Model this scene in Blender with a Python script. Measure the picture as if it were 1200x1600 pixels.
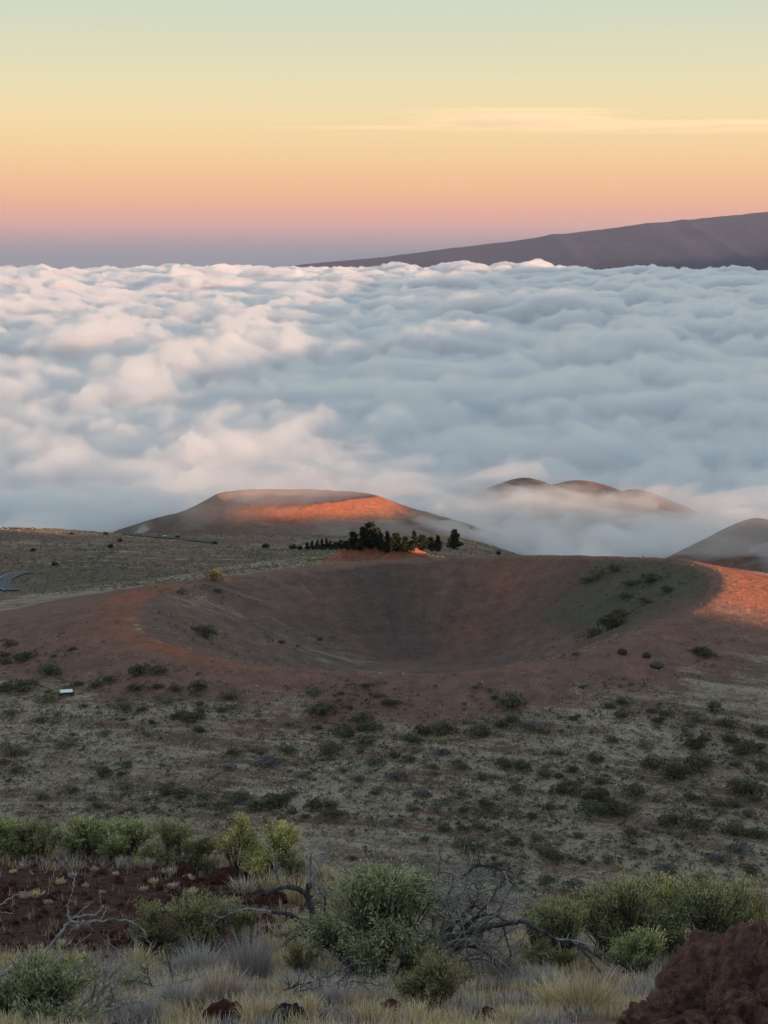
import bpy, bmesh, math, random
import numpy as np
from mathutils import Vector, Matrix

# ------------------------------------------------------------------ camera, sky, sun, exposure
S = bpy.context.scene
COL = S.collection
for o in list(bpy.data.objects):
    bpy.data.objects.remove(o)

def lin(r, g, b, k=1.0):
    f = lambda c: (c / 255 / 12.92) if c / 255 <= 0.04045 else ((c / 255 + 0.055) / 1.055) ** 2.4
    return (f(r) * k, f(g) * k, f(b) * k, 1.0)

CAM = np.array([0.0, 0.0, 100.0])
PITCH = math.radians(9.35)
FPX = 2400.0                                   # focal length in pixels of the 1200 px wide photograph
cam = bpy.data.objects.new('camera', bpy.data.cameras.new('camera'))
COL.objects.link(cam)
cam.location = CAM
cam.rotation_euler = (math.pi / 2 - PITCH, 0, 0)
cam.data.sensor_fit = 'HORIZONTAL'
cam.data.sensor_width = 36
cam.data.lens = FPX / 1200 * 36
cam.data.clip_start = 0.5
cam.data.clip_end = 90000
S.camera = cam

SUN_EL = math.radians(4.0)
SX, SY = 0.80, -0.60                           # horizontal direction towards the sun (from the right, a little behind)
world = bpy.data.worlds.new('World')
S.world = world
world.use_nodes = True
nt = world.node_tree
nt.nodes.clear()
N = nt.nodes.new; L = nt.links.new
out = N('ShaderNodeOutputWorld')
tc = N('ShaderNodeTexCoord'); sep = N('ShaderNodeSeparateXYZ')
L(tc.outputs['Generated'], sep.inputs[0])
# dusk bands near the horizon, by elevation only
mr = N('ShaderNodeMapRange'); mr.inputs['From Min'].default_value = -0.05; mr.inputs['From Max'].default_value = 0.95
L(sep.outputs['Z'], mr.inputs['Value'])
cr = N('ShaderNodeValToRGB')
bands = [(-0.05, (112, 122, 136)), (0.0, (114, 122, 136)), (0.006, (126, 126, 138)), (0.014, (168, 136, 140)),
         (0.026, (216, 154, 134)), (0.042, (235, 178, 132)), (0.062, (240, 199, 144)), (0.085, (240, 214, 162)),
         (0.110, (228, 218, 176)), (0.150, (206, 213, 190)), (0.22, (198, 213, 208)), (0.40, (190, 209, 221)), (0.95, (166, 190, 217))]
el = cr.color_ramp.elements
while len(el) > 1: el.remove(el[-1])
for i, (z, c) in enumerate(bands):
    e = el[0] if i == 0 else el.new(0.5)
    e.position = z + 0.05
    e.color = lin(*c)
cr.color_ramp.interpolation = 'EASE' if False else 'LINEAR'
L(mr.outputs[0], cr.inputs[0])
bg1 = N('ShaderNodeBackground'); bg1.inputs['Strength'].default_value = 0.345
L(cr.outputs[0], bg1.inputs['Color'])
sky = N('ShaderNodeTexSky'); sky.sky_type = 'NISHITA'; sky.sun_disc = False
sky.sun_elevation = SUN_EL; sky.sun_rotation = math.atan2(SX, SY); sky.altitude = 2800
sky.air_density = 1.0; sky.dust_density = 1.0; sky.ozone_density = 2.0
bg2 = N('ShaderNodeBackground'); bg2.inputs['Strength'].default_value = 0.15
L(sky.outputs[0], bg2.inputs['Color'])
m2 = N('ShaderNodeMapRange'); m2.interpolation_type = 'SMOOTHSTEP'
m2.inputs['From Min'].default_value = 0.3; m2.inputs['From Max'].default_value = 2.6
L(sep.outputs['Z'], m2.inputs['Value'])
mx = N('ShaderNodeMixShader')
L(m2.outputs[0], mx.inputs[0]); L(bg1.outputs[0], mx.inputs[1]); L(bg2.outputs[0], mx.inputs[2])
L(mx.outputs[0], out.inputs['Surface'])

sun = bpy.data.objects.new('sun', bpy.data.lights.new('sun', 'SUN'))
COL.objects.link(sun)
sun.data.energy = 5.0
sun.data.angle = math.radians(0.53)
sun.data.color = (1.0, 0.565, 0.35)
sd = Vector((SX * math.cos(SUN_EL), SY * math.cos(SUN_EL), math.sin(SUN_EL)))
sun.rotation_euler = sd.to_track_quat('Z', 'Y').to_euler()

S.view_settings.view_transform = 'Standard'
S.view_settings.look = 'None'
S.view_settings.gamma = 1
S.view_settings.use_curve_mapping = False
S.view_settings.exposure = 1.6
S.render.engine = 'CYCLES'
cy = S.cycles
cy.use_denoising = True
cy.max_bounces = 12; cy.diffuse_bounces = 3; cy.glossy_bounces = 1; cy.transmission_bounces = 2
cy.volume_bounces = 10; cy.transparent_max_bounces = 48
cy.caustics_reflective = False; cy.caustics_refractive = False
cy.sample_clamp_indirect = 6

# ------------------------------------------------------------------ numeric helpers
rng = np.random.default_rng(7)
random.seed(7)

def _h(ix, iy, iz, seed):
    M = 0xFFFFFFFF
    n = (ix.astype(np.int64) * 374761393 + iy.astype(np.int64) * 668265263 + iz * 1440670441 + seed * 1274126177) & M
    n = ((n ^ (n >> 13)) * 1274126177) & M
    n = ((n ^ (n >> 16)) * 2246822519) & M
    return (n ^ (n >> 15)) & M

def perlin(x, y, seed=0):
    x = np.asarray(x, float); y = np.asarray(y, float)
    ix = np.floor(x); iy = np.floor(y)
    fx = x - ix; fy = y - iy
    ix = ix.astype(np.int64); iy = iy.astype(np.int64)
    u = fx * fx * fx * (fx * (fx * 6 - 15) + 10); v = fy * fy * fy * (fy * (fy * 6 - 15) + 10)
    def g(dx, dy):
        a = _h(ix + dx, iy + dy, 0, seed) / 4294967296.0 * 2 * math.pi
        return np.cos(a) * (fx - dx) + np.sin(a) * (fy - dy)
    a = g(0, 0) * (1 - u) + g(1, 0) * u
    b = g(0, 1) * (1 - u) + g(1, 1) * u
    return (a * (1 - v) + b * v) * 1.45

def fbm(x, y, scale, octv=4, gain=0.5, seed=0):
    s = 0; a = 1; t = 0
    for i in range(octv):
        s = s + a * perlin(x / scale + 13.7 * i, y / scale - 7.3 * i, seed + i); t += a
        a *= gain; scale = scale / 2.03
    return s / t

def perlin3(P, seed=0):
    I = np.floor(P); F = P - I; I = I.astype(np.int64)
    U = F * F * F * (F * (F * 6 - 15) + 10)
    r = 0
    for dx in (0, 1):
        for dy in (0, 1):
            for dz in (0, 1):
                h = _h(I[:, 0] + dx, I[:, 1] + dy, I[:, 2] + dz, seed)
                a = (h & 0xFFFF) / 65536.0 * 2 * math.pi; z = ((h >> 16) & 0xFFFF) / 32768.0 - 1
                q = np.sqrt(np.maximum(0, 1 - z * z))
                d = q * np.cos(a) * (F[:, 0] - dx) + q * np.sin(a) * (F[:, 1] - dy) + z * (F[:, 2] - dz)
                w = (U[:, 0] if dx else 1 - U[:, 0]) * (U[:, 1] if dy else 1 - U[:, 1]) * (U[:, 2] if dz else 1 - U[:, 2])
                r = r + d * w
    return r * 1.4

def smax(a, b, k):
    h = np.clip(0.5 + 0.5 * (a - b) / k, 0, 1)
    return b * (1 - h) + a * h + k * h * (1 - h)

def smin(a, b, k):
    return -smax(-a, -b, k)

def sstep(a, b, x):
    t = np.clip((x - a) / (b - a), 0, 1)
    return t * t * (3 - 2 * t)

def interp_smooth(xs, ys, sig):
    X = np.arange(xs[0] - 6 * sig, xs[-1] + 6 * sig, sig / 4)
    Y = np.interp(X, xs, ys)
    # keep end slopes
    Y = np.where(X < xs[0], ys[0] + (X - xs[0]) * (ys[1] - ys[0]) / (xs[1] - xs[0]), Y)
    Y = np.where(X > xs[-1], ys[-1] + (X - xs[-1]) * (ys[-1] - ys[-2]) / (xs[-1] - xs[-2]), Y)
    k = np.exp(-0.5 * (np.arange(-12, 13) / 4.0) ** 2); k /= k.sum()
    Yp = np.pad(Y, 12, mode='edge')
    Y2 = np.convolve(Yp, k, mode='valid')
    return lambda q: np.interp(q, X[12:-12], Y2[12:-12])

def pix_dir(px, py):
    u = (px - 600.0) / FPX; v = (800.0 - py) / FPX
    c, s = math.cos(PITCH), math.sin(PITCH)
    d = np.array([u, c + v * s, -s + v * c])
    return d

def mesh_np(name, V, F, mat=None, parent=None, smooth=True, attrs=None, normals=None, link=True):
    """One mesh object from numpy arrays; F is (m,3) or (m,4) or a list of those."""
    me = bpy.data.meshes.new(name)
    Fs = F if isinstance(F, list) else [F]
    V = np.ascontiguousarray(V, np.float32)
    me.vertices.add(len(V)); me.vertices.foreach_set('co', V.ravel())
    loops = np.concatenate([f.ravel() for f in Fs]).astype(np.int32)
    tot = np.concatenate([np.full(len(f), f.shape[1], np.int32) for f in Fs])
    start = np.concatenate([[0], np.cumsum(tot)[:-1]]).astype(np.int32)
    me.loops.add(len(loops)); me.loops.foreach_set('vertex_index', loops)
    me.polygons.add(len(tot)); me.polygons.foreach_set('loop_start', start); me.polygons.foreach_set('loop_total', tot)
    me.polygons.foreach_set('use_smooth', np.full(len(tot), smooth))
    me.update(calc_edges=True)
    for k, a in (attrs or {}).items():
        at = me.attributes.new(k, 'FLOAT', 'POINT')
        at.data.foreach_set('value', np.ascontiguousarray(a, np.float32))
    if normals is not None:
        me.normals_split_custom_set_from_vertices(normals.astype(np.float32))
    if mat: me.materials.append(mat)
    o = bpy.data.objects.new(name, me)
    if link: COL.objects.link(o)
    if parent: o.parent = parent
    return o

def tag(o, label=None, cat=None, group=None, kind=None):
    if label: o['label'] = label
    if cat: o['category'] = cat
    if group: o['group'] = group
    if kind: o['kind'] = kind
    return o

def thing(name, loc, label, cat, group=None):
    o = bpy.data.objects.new(name, None)
    o.empty_display_size = 0.3
    COL.objects.link(o)
    o.location = [float(c) for c in loc]
    return tag(o, label, cat, group)

# ------------------------------------------------------------------ lie of the land
zfore = interp_smooth([-200, -30, 0, 17, 24, 30, 36, 46], [148, 108, 98.3, 91, 88.1, 85.9, 84.7, 83.4], 1.5)
zbase = interp_smooth([0, 150, 250, 330, 560, 800, 1100, 1500, 3000, 9000], [-20, -30, -32, -26, -21, -45, -108, -190, -420, -700], 14)
CX, CY = 10.0, 443.0                            # middle of the near crater
def rim_xy(th):                                 # rim radius and height round the compass (th = 0 to the right, pi/2 away)
    rx, ry = 86.0, 80.0
    r = 1 / np.sqrt((np.cos(th) / rx) ** 2 + (np.sin(th) / ry) ** 2)
    r = r * (1 + 0.025 * np.sin(3 * th + 0.6) + 0.012 * np.sin(5 * th + 2.0) + 0.006 * np.sin(11 * th))
    return r
def rim_z(th):
    a = np.degrees(th) % 360
    return np.interp(a, [0, 20, 45, 78, 125, 155, 180, 215, 270, 310, 335, 360], [8.2, 7.3, 2.5, -1.6, -5.8, -3.2, 0.2, -0.2, 0.6, 4.4, 7.4, 8.4])
C2X, C2Y = -72.0, 1205.0
QS = [-400, 0, 100, 250, 330, 360, 376, 390, 410, 470, 530, 596, 640, 700, 760, 800, 840, 890, 950, 1250, 1450, 1750, 2500, 3500, 6000, 12000]
QR = [190, 165, 148, 110, 78, 68, 61, 50.5, 46, 42, 44, 42, 36, 20, 0, -18, -29, -45, -66, -40, 28, 74, 116, 178, 340, 645]  # crest heights set for the shadow; far rise added to shade the clouds
ridge_q = interp_smooth(QS, QR, 6)

HILLS = [(0, 0, 0, 0, 0)]
def hills_list():
    L_ = []
    for (px, py, d, w, sl) in ((820, 747, 1500, 30, .46), (905, 751, 1420, 38, .42), (992, 765, 1380, 30, .48), (1186, 810, 1090, 24, .64), (1075, 868, 1180, 60, .25)):
        r = pix_dir(px, py); t = d / r[1]
        L_.append((r[0] * t, d, 100 + r[2] * t, w, sl))
    return L_
HILLS = hills_list()

def height(x, y, parts=False):
    x = np.asarray(x, float); y = np.asarray(y, float)
    r = np.hypot(x, y)
    B = zbase(y) + 3.0 * fbm(x, y, 130, 4, 0.5, 3) * sstep(260, 420, r)
    # left horizon knoll and gentle swell on the plateau
    B = B + 5.0 * np.exp(-(((x + 195) / 60) ** 2 + ((y - 800) / 45) ** 2)) + 3.0 * np.exp(-(((x + 120) / 90) ** 2 + ((y - 690) / 30) ** 2))
    B = B - 0.34 * (np.sqrt(np.maximum(x - 34, 0) ** 2 + 225) - 15) * sstep(545, 640, y) * (1 - sstep(1000, 1300, y)) + 8.0 * np.exp(-((x - 10) / 55) ** 2 - ((y - 590) / 45) ** 2)
    # near crater cone
    dx, dy = x - CX, y - CY
    th = np.arctan2(dy, dx); rr = np.hypot(dx, dy); R0 = rim_xy(th); zr = rim_z(th)
    rho = rr / R0
    a = np.degrees(th) % 360
    so = np.interp(a, [0, 20, 35, 68, 90, 140, 180, 230, 270, 310, 335, 360], [.19, .22, .38, .38, .19, .24, .21, .20, .205, .18, .18, .19])
    out_ = zr - so * (rr - R0) + 0.0004 * np.maximum(rr - R0, 0) ** 1.6
    floor = -29.0
    p = 1.16
    inn = floor + (zr - floor) * np.maximum(rho, 0.0) ** p
    inn = smax(inn, floor + 4.4 + 0.5 * rho, 1.2)
    kk = np.interp(a, [0, 90, 140, 185, 225, 260, 300, 360], [1.8, 2.4, 5.0, 9.0, 6.0, 1.7, 2.2, 1.8])
    cone = smin(out_, inn, kk) + kk * 0.16
    cone = cone + 0.9 * fbm(x, y, 38, 4, 0.55, 11) * sstep(0.2, 1.4, rho) + 0.35 * fbm(x, y, 9, 3, 0.6, 17)
    # rills down the inner wall
    cone = cone + 1.5 * fbm(th * 60, rho * 2.2, 5.5, 4, .6, 27) * np.exp(-((rho - 0.66) / 0.24) ** 2) + 0.0 * np.sin(th * 46 + 3 * fbm(x, y, 40, 2, .5, 5)) * np.exp(-((rho - 0.62) / 0.22) ** 2) * fbm(x, y, 30, 2, .5, 23)
    far = smax(B, cone, 6.0)
    # bare cinder banks behind the far rim, and the farther cone
    for (bx, by, bw, bl, bh) in ((-10, 580, 7, 9, 7.6), (-2, 576, 6, 7, 6.0), (9, 566, 5, 8, 6.2), (74, 575, 14, 20, 9.5)):
        far = far + bh * np.exp(-(((x - bx) / bl) ** 2 + ((y - by) / bw) ** 2)) * (1 + .5 * fbm(x, y, 7, 3, .6, 31))
    d2x, d2y = x - C2X, (y - C2Y)
    r2 = np.hypot(d2x, d2y); t2 = np.arctan2(d2y, d2x); a2 = np.degrees(t2) % 360
    z2 = np.interp(a2, [0, 60, 110, 180, 225, 270, 315, 360], [-85.5, -89.0, -88.6, -84.6, -83.0, -82.3, -80.6, -85.5])
    R2 = 63 * (1 + 0.03 * np.sin(3 * t2 + 1))
    sl2 = np.interp(a2, [0, 35, 120, 190, 250, 310, 360], [.46, .46, .6, .66, .62, .52, .46]); q2 = np.interp(a2, [0, 120, 190, 260, 360], [.0012, .003, .0040, .0034, .0012])
    e2 = np.minimum(r2 - R2, np.minimum(62, sl2 / (2 * q2) - 8))
    o2 = z2 - sl2 * e2 + q2 * np.maximum(e2, 0) ** 2 - .34 * np.maximum(r2 - R2 - e2, 0)
    i2 = -102 + (z2 + 102) * (r2 / R2) ** 2
    c2 = smin(o2, i2, 3.5) + 0.5 + 0.8 * fbm(x, y, 30, 3, .5, 41)
    far = smax(far, c2, 7.0)
    hid = np.zeros(np.shape(x), int)
    for i, (hx, hy, hz, w, sl) in enumerate(HILLS):
        rh = np.hypot(x - hx, (y - hy))
        hh = hz - sl * (np.sqrt(rh ** 2 + (w * .55) ** 2) - w * .55) + 1.6 * fbm(x, y, 45, 4, .55, 50 + i) * sstep(5, 40, rh)
        hid = np.where((hh > far - 1), i + 1, hid)
        far = smax(far, hh, 5.0)
    # shoulder of the big mountain to the right of and behind the camera; its evening shadow covers the near land; an unseen far spur is added to shade the clouds
    t = SX * x + SY * y; q = -SY * x + SX * y
    rg = ridge_q(q) + 1.2 * fbm(q, q * 0 + .5, 22, 4, .6, 61) + 15 * sstep(1300, 2200, q) * fbm(q, q * 0 + 7.5, 700, 4, .6, 63) - 0.30 * (np.sqrt((t - 600) ** 2 + 40 ** 2) - 40)
    far = smax(far, np.maximum(rg, -900), 5.0)
    # the hillside the photographer stands on
    E = np.interp(x, [-12, -3, 2, 12], [41.5, 41, 34, 33])
    flank = .55 * (np.sqrt(np.maximum(np.abs(x) - 45, 0) ** 2 + 900) - 30)
    zf = np.minimum(zfore(y), 122) - flank
    fg = smin(zf, zfore(E) - 0.62 * (y - E) - flank, 2.2)
    fg = fg + 0.22 * fbm(x, y, 4.5, 4, .55, 71) * sstep(6, 14, r) * (1 - sstep(60, 90, r)) + 0.05 * fbm(x, y, .7, 3, .6, 77) * (1 - sstep(45, 60, r))
    h = np.where(y < 150, smax(fg, far, 4.0), np.maximum(fg, far))
    if parts:
        lab = np.zeros(np.shape(x), int)                      # 0 ground
        lab = np.where((cone > B - 1.0) & (rr < 330) & (far - rg > -1), 1, lab)
        lab = np.where((c2 > np.maximum(B, cone) - 2) & (r2 < 210), 2, lab)
        lab = np.where(hid > 0, 3 + hid, lab)
        lab = np.where((r < 140) & (fg > far), 3, lab)
        return h, lab, dict(rho=rho, th=th, cone=cone, B=B, rr=rr, R0=R0)
    return h

def hit(px, py, dmin=10, dmax=2500):
    """Where the sight line through a photo pixel meets the land."""
    d = pix_dir(px, py); d = d / d[1]
    ys = np.concatenate([np.arange(dmin, 60, .1), np.arange(60, 250, 1.0), np.arange(250, dmax, .5)])
    ys = ys[ys >= dmin]
    z = CAM[2] + d[2] * ys
    h = height(d[0] * ys, ys)
    k = np.argmax(h >= z)
    if h[k] < z[k]: k = len(ys) - 1
    y = ys[k]
    return np.array([d[0] * y, y, h[k]])

# ------------------------------------------------------------------ materials
def new_mat(name):
    m = bpy.data.materials.new(name); m.use_nodes = True
    n = m.node_tree; n.nodes.clear()
    return m, n

class G:
    """Small node-graph writer."""
    def __init__(s, tree): s.t = tree
    def n(s, typ, **kw):
        nd = s.t.nodes.new(typ)
        for k, v in kw.items(): setattr(nd, k, v)
        return nd
    def link(s, a, b): s.t.links.new(a, b)
    def pos(s):
        return s.n('ShaderNodeNewGeometry').outputs['Position']
    def noise(s, vec, scale, detail=4, rough=0.55, dist=0.0, stretch=None):
        if stretch:
            mp = s.n('ShaderNodeMapping'); mp.inputs['Scale'].default_value = stretch
            s.link(vec, mp.inputs[0]); vec = mp.outputs[0]
        nd = s.n('ShaderNodeTexNoise')
        nd.inputs['Scale'].default_value = scale; nd.inputs['Detail'].default_value = detail
        nd.inputs['Roughness'].default_value = rough; nd.inputs['Distortion'].default_value = dist
        s.link(vec, nd.inputs['Vector'])
        return nd.outputs['Fac']
    def ramp(s, fac, stops):
        r = s.n('ShaderNodeValToRGB'); e = r.color_ramp.elements
        while len(e) > 1: e.remove(e[-1])
        for i, (p, c) in enumerate(stops):
            q = e[0] if i == 0 else e.new(.5)
            q.position = p; q.color = c if len(c) == 4 else (*c, 1)
        s.link(fac, r.inputs[0]); return r.outputs[0]
    def rng(s, fac, a, b, c=0, d=1):
        m = s.n('ShaderNodeMapRange')
        for k, v in zip(('From Min', 'From Max', 'To Min', 'To Max'), (a, b, c, d)): m.inputs[k].default_value = v
        s.link(fac, m.inputs['Value']); return m.outputs[0]
    def math(s, op, a, b=None):
        m = s.n('ShaderNodeMath', operation=op)
        for i, v in enumerate((a, b)):
            if v is None: continue
            if isinstance(v, (int, float)): m.inputs[i].default_value = v
            else: s.link(v, m.inputs[i])
        return m.outputs[0]
    def mix(s, fac, a, b, mode='MIX'):
        m = s.n('ShaderNodeMix', data_type='RGBA', blend_type=mode)
        for i, v in ((0, fac), (6, a), (7, b)):
            if isinstance(v, (int, float)): m.inputs[i].default_value = v
            elif isinstance(v, tuple): m.inputs[i].default_value = v if len(v) == 4 else (*v, 1)
            else: s.link(v, m.inputs[i])
        return m.outputs[2]
    def attr(s, name):
        return s.n('ShaderNodeAttribute', attribute_name=name).outputs['Fac']
    def bump(s, h, strength, dist):
        b = s.n('ShaderNodeBump'); b.inputs['Strength'].default_value = strength; b.inputs['Distance'].default_value = dist
        s.link(h, b.inputs['Height']); return b.outputs[0]
    def finish(s, col, rough=0.9, normal=None, spec=0.15):
        p = s.n('ShaderNodeBsdfPrincipled')
        if isinstance(col, tuple): p.inputs['Base Color'].default_value = col if len(col) == 4 else (*col, 1)
        else: s.link(col, p.inputs['Base Color'])
        p.inputs['Roughness'].default_value = rough
        p.inputs['Specular IOR Level'].default_value = spec
        if normal is not None: s.link(normal, p.inputs['Normal'])
        o = s.n('ShaderNodeOutputMaterial'); s.link(p.outputs[0], o.inputs[0])
        return p

def land_material():
    m, t = new_mat('land'); g = G(t); P = g.pos()
    red, grass, scrub, bare = g.attr('red'), g.attr('grass'), g.attr('scrub'), g.attr('bare')
    n1 = g.noise(P, 0.035, 6, .6); n2 = g.noise(P, 0.22, 6, .65, .4); n3 = g.noise(P, 1.6, 5, .7)
    n4 = g.noise(P, 7.0, 4, .7)
    rot = g.n('ShaderNodeMapping'); rot.inputs['Rotation'].default_value = (0, 0, .22); g.link(P, rot.inputs[0])
    strk = g.noise(rot.outputs[0], 0.16, 6, .68, .9, (0.30, 1.7, 1.0))
    strk2 = g.noise(rot.outputs[0], 0.055, 5, .6, 1.2, (0.40, 1.6, 1.0))
    brown = g.ramp(n2, [(.28, (.118, .074, .058)), (.5, (.185, .116, .090)), (.72, (.245, .162, .124))])
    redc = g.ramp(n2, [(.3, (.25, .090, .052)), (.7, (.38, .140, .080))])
    straw = g.ramp(n3, [(.3, (.255, .208, .138)), (.5, (.38, .315, .212)), (.72, (.51, .435, .30))])
    olive = g.ramp(n3, [(.3, (.070, .066, .040)), (.7, (.140, .128, .078))])
    cinder = g.ramp(n4, [(.3, (.034, .014, .011)), (.5, (.066, .026, .019)), (.75, (.115, .048, .034))])
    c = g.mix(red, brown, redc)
    # straw: attribute decides how much, noise breaks it into tufts and streaks
    on = g.rng(grass, .12, .45)
    sk = g.math('ADD', g.math('MULTIPLY', g.math('SUBTRACT', strk, .5), 2.4), g.math('MULTIPLY', g.math('SUBTRACT', strk2, .5), 1.8))
    gm = g.math('ADD', g.math('MULTIPLY', grass, .82), g.math('MULTIPLY', sk, on))
    gm = g.math('ADD', gm, g.math('MULTIPLY', g.math('SUBTRACT', n3, .5), 1.1))
    gm = g.rng(gm, .30, .80)
    dusk = g.ramp(n3, [(.3, (.105, .078, .060)), (.7, (.185, .140, .105))])
    c = g.mix(g.math('MULTIPLY', g.rng(g.math('MULTIPLY', sk, -1), .05, .55), on), c, dusk)
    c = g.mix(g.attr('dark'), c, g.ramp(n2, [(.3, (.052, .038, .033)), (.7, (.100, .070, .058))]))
    c = g.mix(gm, c, straw)
    sm = g.math('ADD', scrub, g.math('ADD', g.math('MULTIPLY', g.math('SUBTRACT', n2, .5), 1.6), g.math('MULTIPLY', g.math('SUBTRACT', n3, .5), 1.0)))
    sm = g.rng(sm, .45, .80)
    c = g.mix(sm, c, olive)
    c = g.mix(bare, c, cinder)
    c = g.mix(g.rng(n1, .3, .7, 0, .35), c, (.10, .08, .065), 'MIX')
    grit = g.noise(P, 2.7, 6, .8)
    gv = g.n('ShaderNodeHueSaturation'); g.link(c, gv.inputs['Color']); g.link(g.rng(grit, .32, .68, .50, 1.52), gv.inputs['Value']); c = gv.outputs[0]
    hb = g.math('ADD', g.math('MULTIPLY', n3, .5), g.math('ADD', g.math('MULTIPLY', n2, 1.6), g.math('MULTIPLY', n4, .10)))
    g.finish(c, .95, g.bump(hb, 0.9, 1.0), .08)
    return m
LAND = land_material()

# ------------------------------------------------------------------ terrain: one continuous sheet, split along its own edges into named pieces of ground
def build_land():
    a = math.radians
    inner = np.linspace(a(-16.5), a(16.5), 620)
    left = -np.concatenate([np.geomspace(a(16.5), a(180), 70)])[1:][::-1]
    ang = np.concatenate([left, inner, -left[::-1]])
    rad = np.concatenate([[0.01, 3, 6, 9], np.geomspace(11, 50, 190), np.geomspace(50.5, 245, 46), np.geomspace(247, 560, 240),
                          np.geomspace(562, 1500, 200), np.geomspace(1510, 9000, 46), [16000, 30000]])
    A, Rr = np.meshgrid(ang, rad)                 # rows: radius
    X = Rr * np.sin(A); Y = Rr * np.cos(A)
    h, lab, q = height(X, Y, True)
    nr, na = X.shape
    V = np.stack([X, Y, h], -1).reshape(-1, 3)
    # normals of the whole sheet
    gr = np.gradient(np.stack([X, Y, h], -1), axis=0); ga = np.gradient(np.stack([X, Y, h], -1), axis=1)
    Nn = np.cross(ga, gr); Nn /= np.linalg.norm(Nn, axis=-1, keepdims=True) + 1e-12
    Nn[Nn[..., 2] < 0] *= -1
    Nn = Nn.reshape(-1, 3)
    # ground cover and painted crater wall shade, by place
    rho, th = q['rho'], np.degrees(q['th']) % 360
    big = fbm(X, Y, 60, 4, .55, 91); mid = fbm(X, Y, 17, 4, .6, 95)
    oncone = (lab == 1)
    dist_out = q['rr'] - q['R0']
    red = np.where(oncone, 0.25 + .25 * big, 0.1)
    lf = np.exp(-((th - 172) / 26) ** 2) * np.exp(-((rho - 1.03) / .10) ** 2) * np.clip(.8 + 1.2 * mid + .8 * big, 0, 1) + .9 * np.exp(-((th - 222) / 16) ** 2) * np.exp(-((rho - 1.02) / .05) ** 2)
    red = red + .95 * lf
    rt = np.clip(1 - np.abs(((th + 20) % 360) - 20) / 45, 0, 1) * sstep(.98, 1.08, rho) * (1 - sstep(1.6, 2.2, rho))  # red cinder, its colour brightened where the low sun lights the right flank
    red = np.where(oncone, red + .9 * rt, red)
    inn = oncone & (rho < .97)
    red = np.where(inn, .10 + .30 * np.exp(-((th - 62) / 18) ** 2) * sstep(.15, .4, rho) + .25 * mid, red)
    wide = 34 * np.exp(-((th - 168) / 34) ** 2)
    grass = np.where(oncone, sstep(8, 40, dist_out - wide + 12 * mid + 10 * big) * .70, .60)
    grass = grass + .22 * mid * (grass > .1)
    lip = np.exp(-((rho - .99) / .016) ** 2) * ((th > 195) & (th < 290)) * np.clip(.85 + mid, 0, 1)
    grass = grass + .55 * lip
    grass = np.where(inn, .32 * np.exp(-((th - 155) / 40) ** 2) + .10 * (1 - sstep(.2, .40, rho + .35 * mid)) + .2 * lip + .15 * mid, grass)
    scrub = np.where(oncone, .16 * sstep(30, 70, dist_out) + .1 * mid, .30 + .35 * big)
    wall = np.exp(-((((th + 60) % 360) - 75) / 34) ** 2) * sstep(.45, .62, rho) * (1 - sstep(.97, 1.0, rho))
    scrub = np.where(inn, .85 * wall + .12 * mid + .42 * (1 - sstep(.22, .38, rho + .3 * mid)), scrub)
    plate = (lab == 0) & (Y > 500)
    scrub = np.where(plate, .10 + .55 * sstep(0, .35, big + .5 * np.exp(-((Y - 600) / 55) ** 2)), scrub)
    grass = np.where(plate, .42 + .5 * mid + .3 * big, grass); red = np.where(plate, .05, red)
    c2 = lab == 2
    d2 = np.hypot(X - C2X, Y - C2Y)
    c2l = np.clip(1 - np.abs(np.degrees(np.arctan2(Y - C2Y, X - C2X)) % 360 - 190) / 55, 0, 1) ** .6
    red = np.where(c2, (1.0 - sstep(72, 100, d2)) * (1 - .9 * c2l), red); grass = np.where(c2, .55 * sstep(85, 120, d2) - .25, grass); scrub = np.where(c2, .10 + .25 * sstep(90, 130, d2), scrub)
    for (bx, by) in ((-10, 580), (0, 574), (9, 562), (74, 575)):
        w = np.exp(-(((X - bx) / 15) ** 2 + ((Y - by) / 12) ** 2))
        red = red + 1.2 * w; grass = grass - .8 * w; scrub = scrub - w
    hl = lab >= 4
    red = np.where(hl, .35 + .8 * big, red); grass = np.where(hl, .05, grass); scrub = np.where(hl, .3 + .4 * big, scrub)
    f = lab == 3
    bare = np.where(f, sstep(-2.2, -3.4, X + 1.2 * mid + .55 * fbm(X, Y, 1.3, 3, .6, 99)) * sstep(27.5, 29, Y + 1.0 * mid) * (1 - sstep(37, 39.5, Y + mid)), 0)
    bare = np.where(f, np.maximum(bare, .55 * sstep(.02, .3, fbm(X, Y, 3, 3, .6, 101)) * (Y > 26)), bare)
    grass = np.where(f, .30 + .3 * mid, grass); scrub = np.where(f, .25, scrub); red = np.where(f, .12, red)
    gul = fbm(np.radians(th) * 60, rho * 2.2 + .6 * mid, 4.0, 4, .6, 127)
    dark = np.where(inn, .85 * np.exp(-((((th + 60) % 360) - 140) / 58) ** 2) * sstep(.12, .3, rho) * (.70 + .7 * big + .5 * gul), 0)  # shade of the steep inner wall put into the soil colour
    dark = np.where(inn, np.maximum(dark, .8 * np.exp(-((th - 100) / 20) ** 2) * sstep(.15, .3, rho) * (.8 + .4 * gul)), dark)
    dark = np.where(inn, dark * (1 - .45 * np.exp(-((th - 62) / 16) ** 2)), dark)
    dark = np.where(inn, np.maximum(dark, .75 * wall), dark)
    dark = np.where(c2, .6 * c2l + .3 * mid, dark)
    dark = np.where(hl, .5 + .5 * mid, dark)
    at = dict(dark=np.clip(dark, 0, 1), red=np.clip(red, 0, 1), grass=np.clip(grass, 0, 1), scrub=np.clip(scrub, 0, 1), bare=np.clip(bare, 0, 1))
    idx = np.arange(nr * na).reshape(nr, na)
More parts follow.
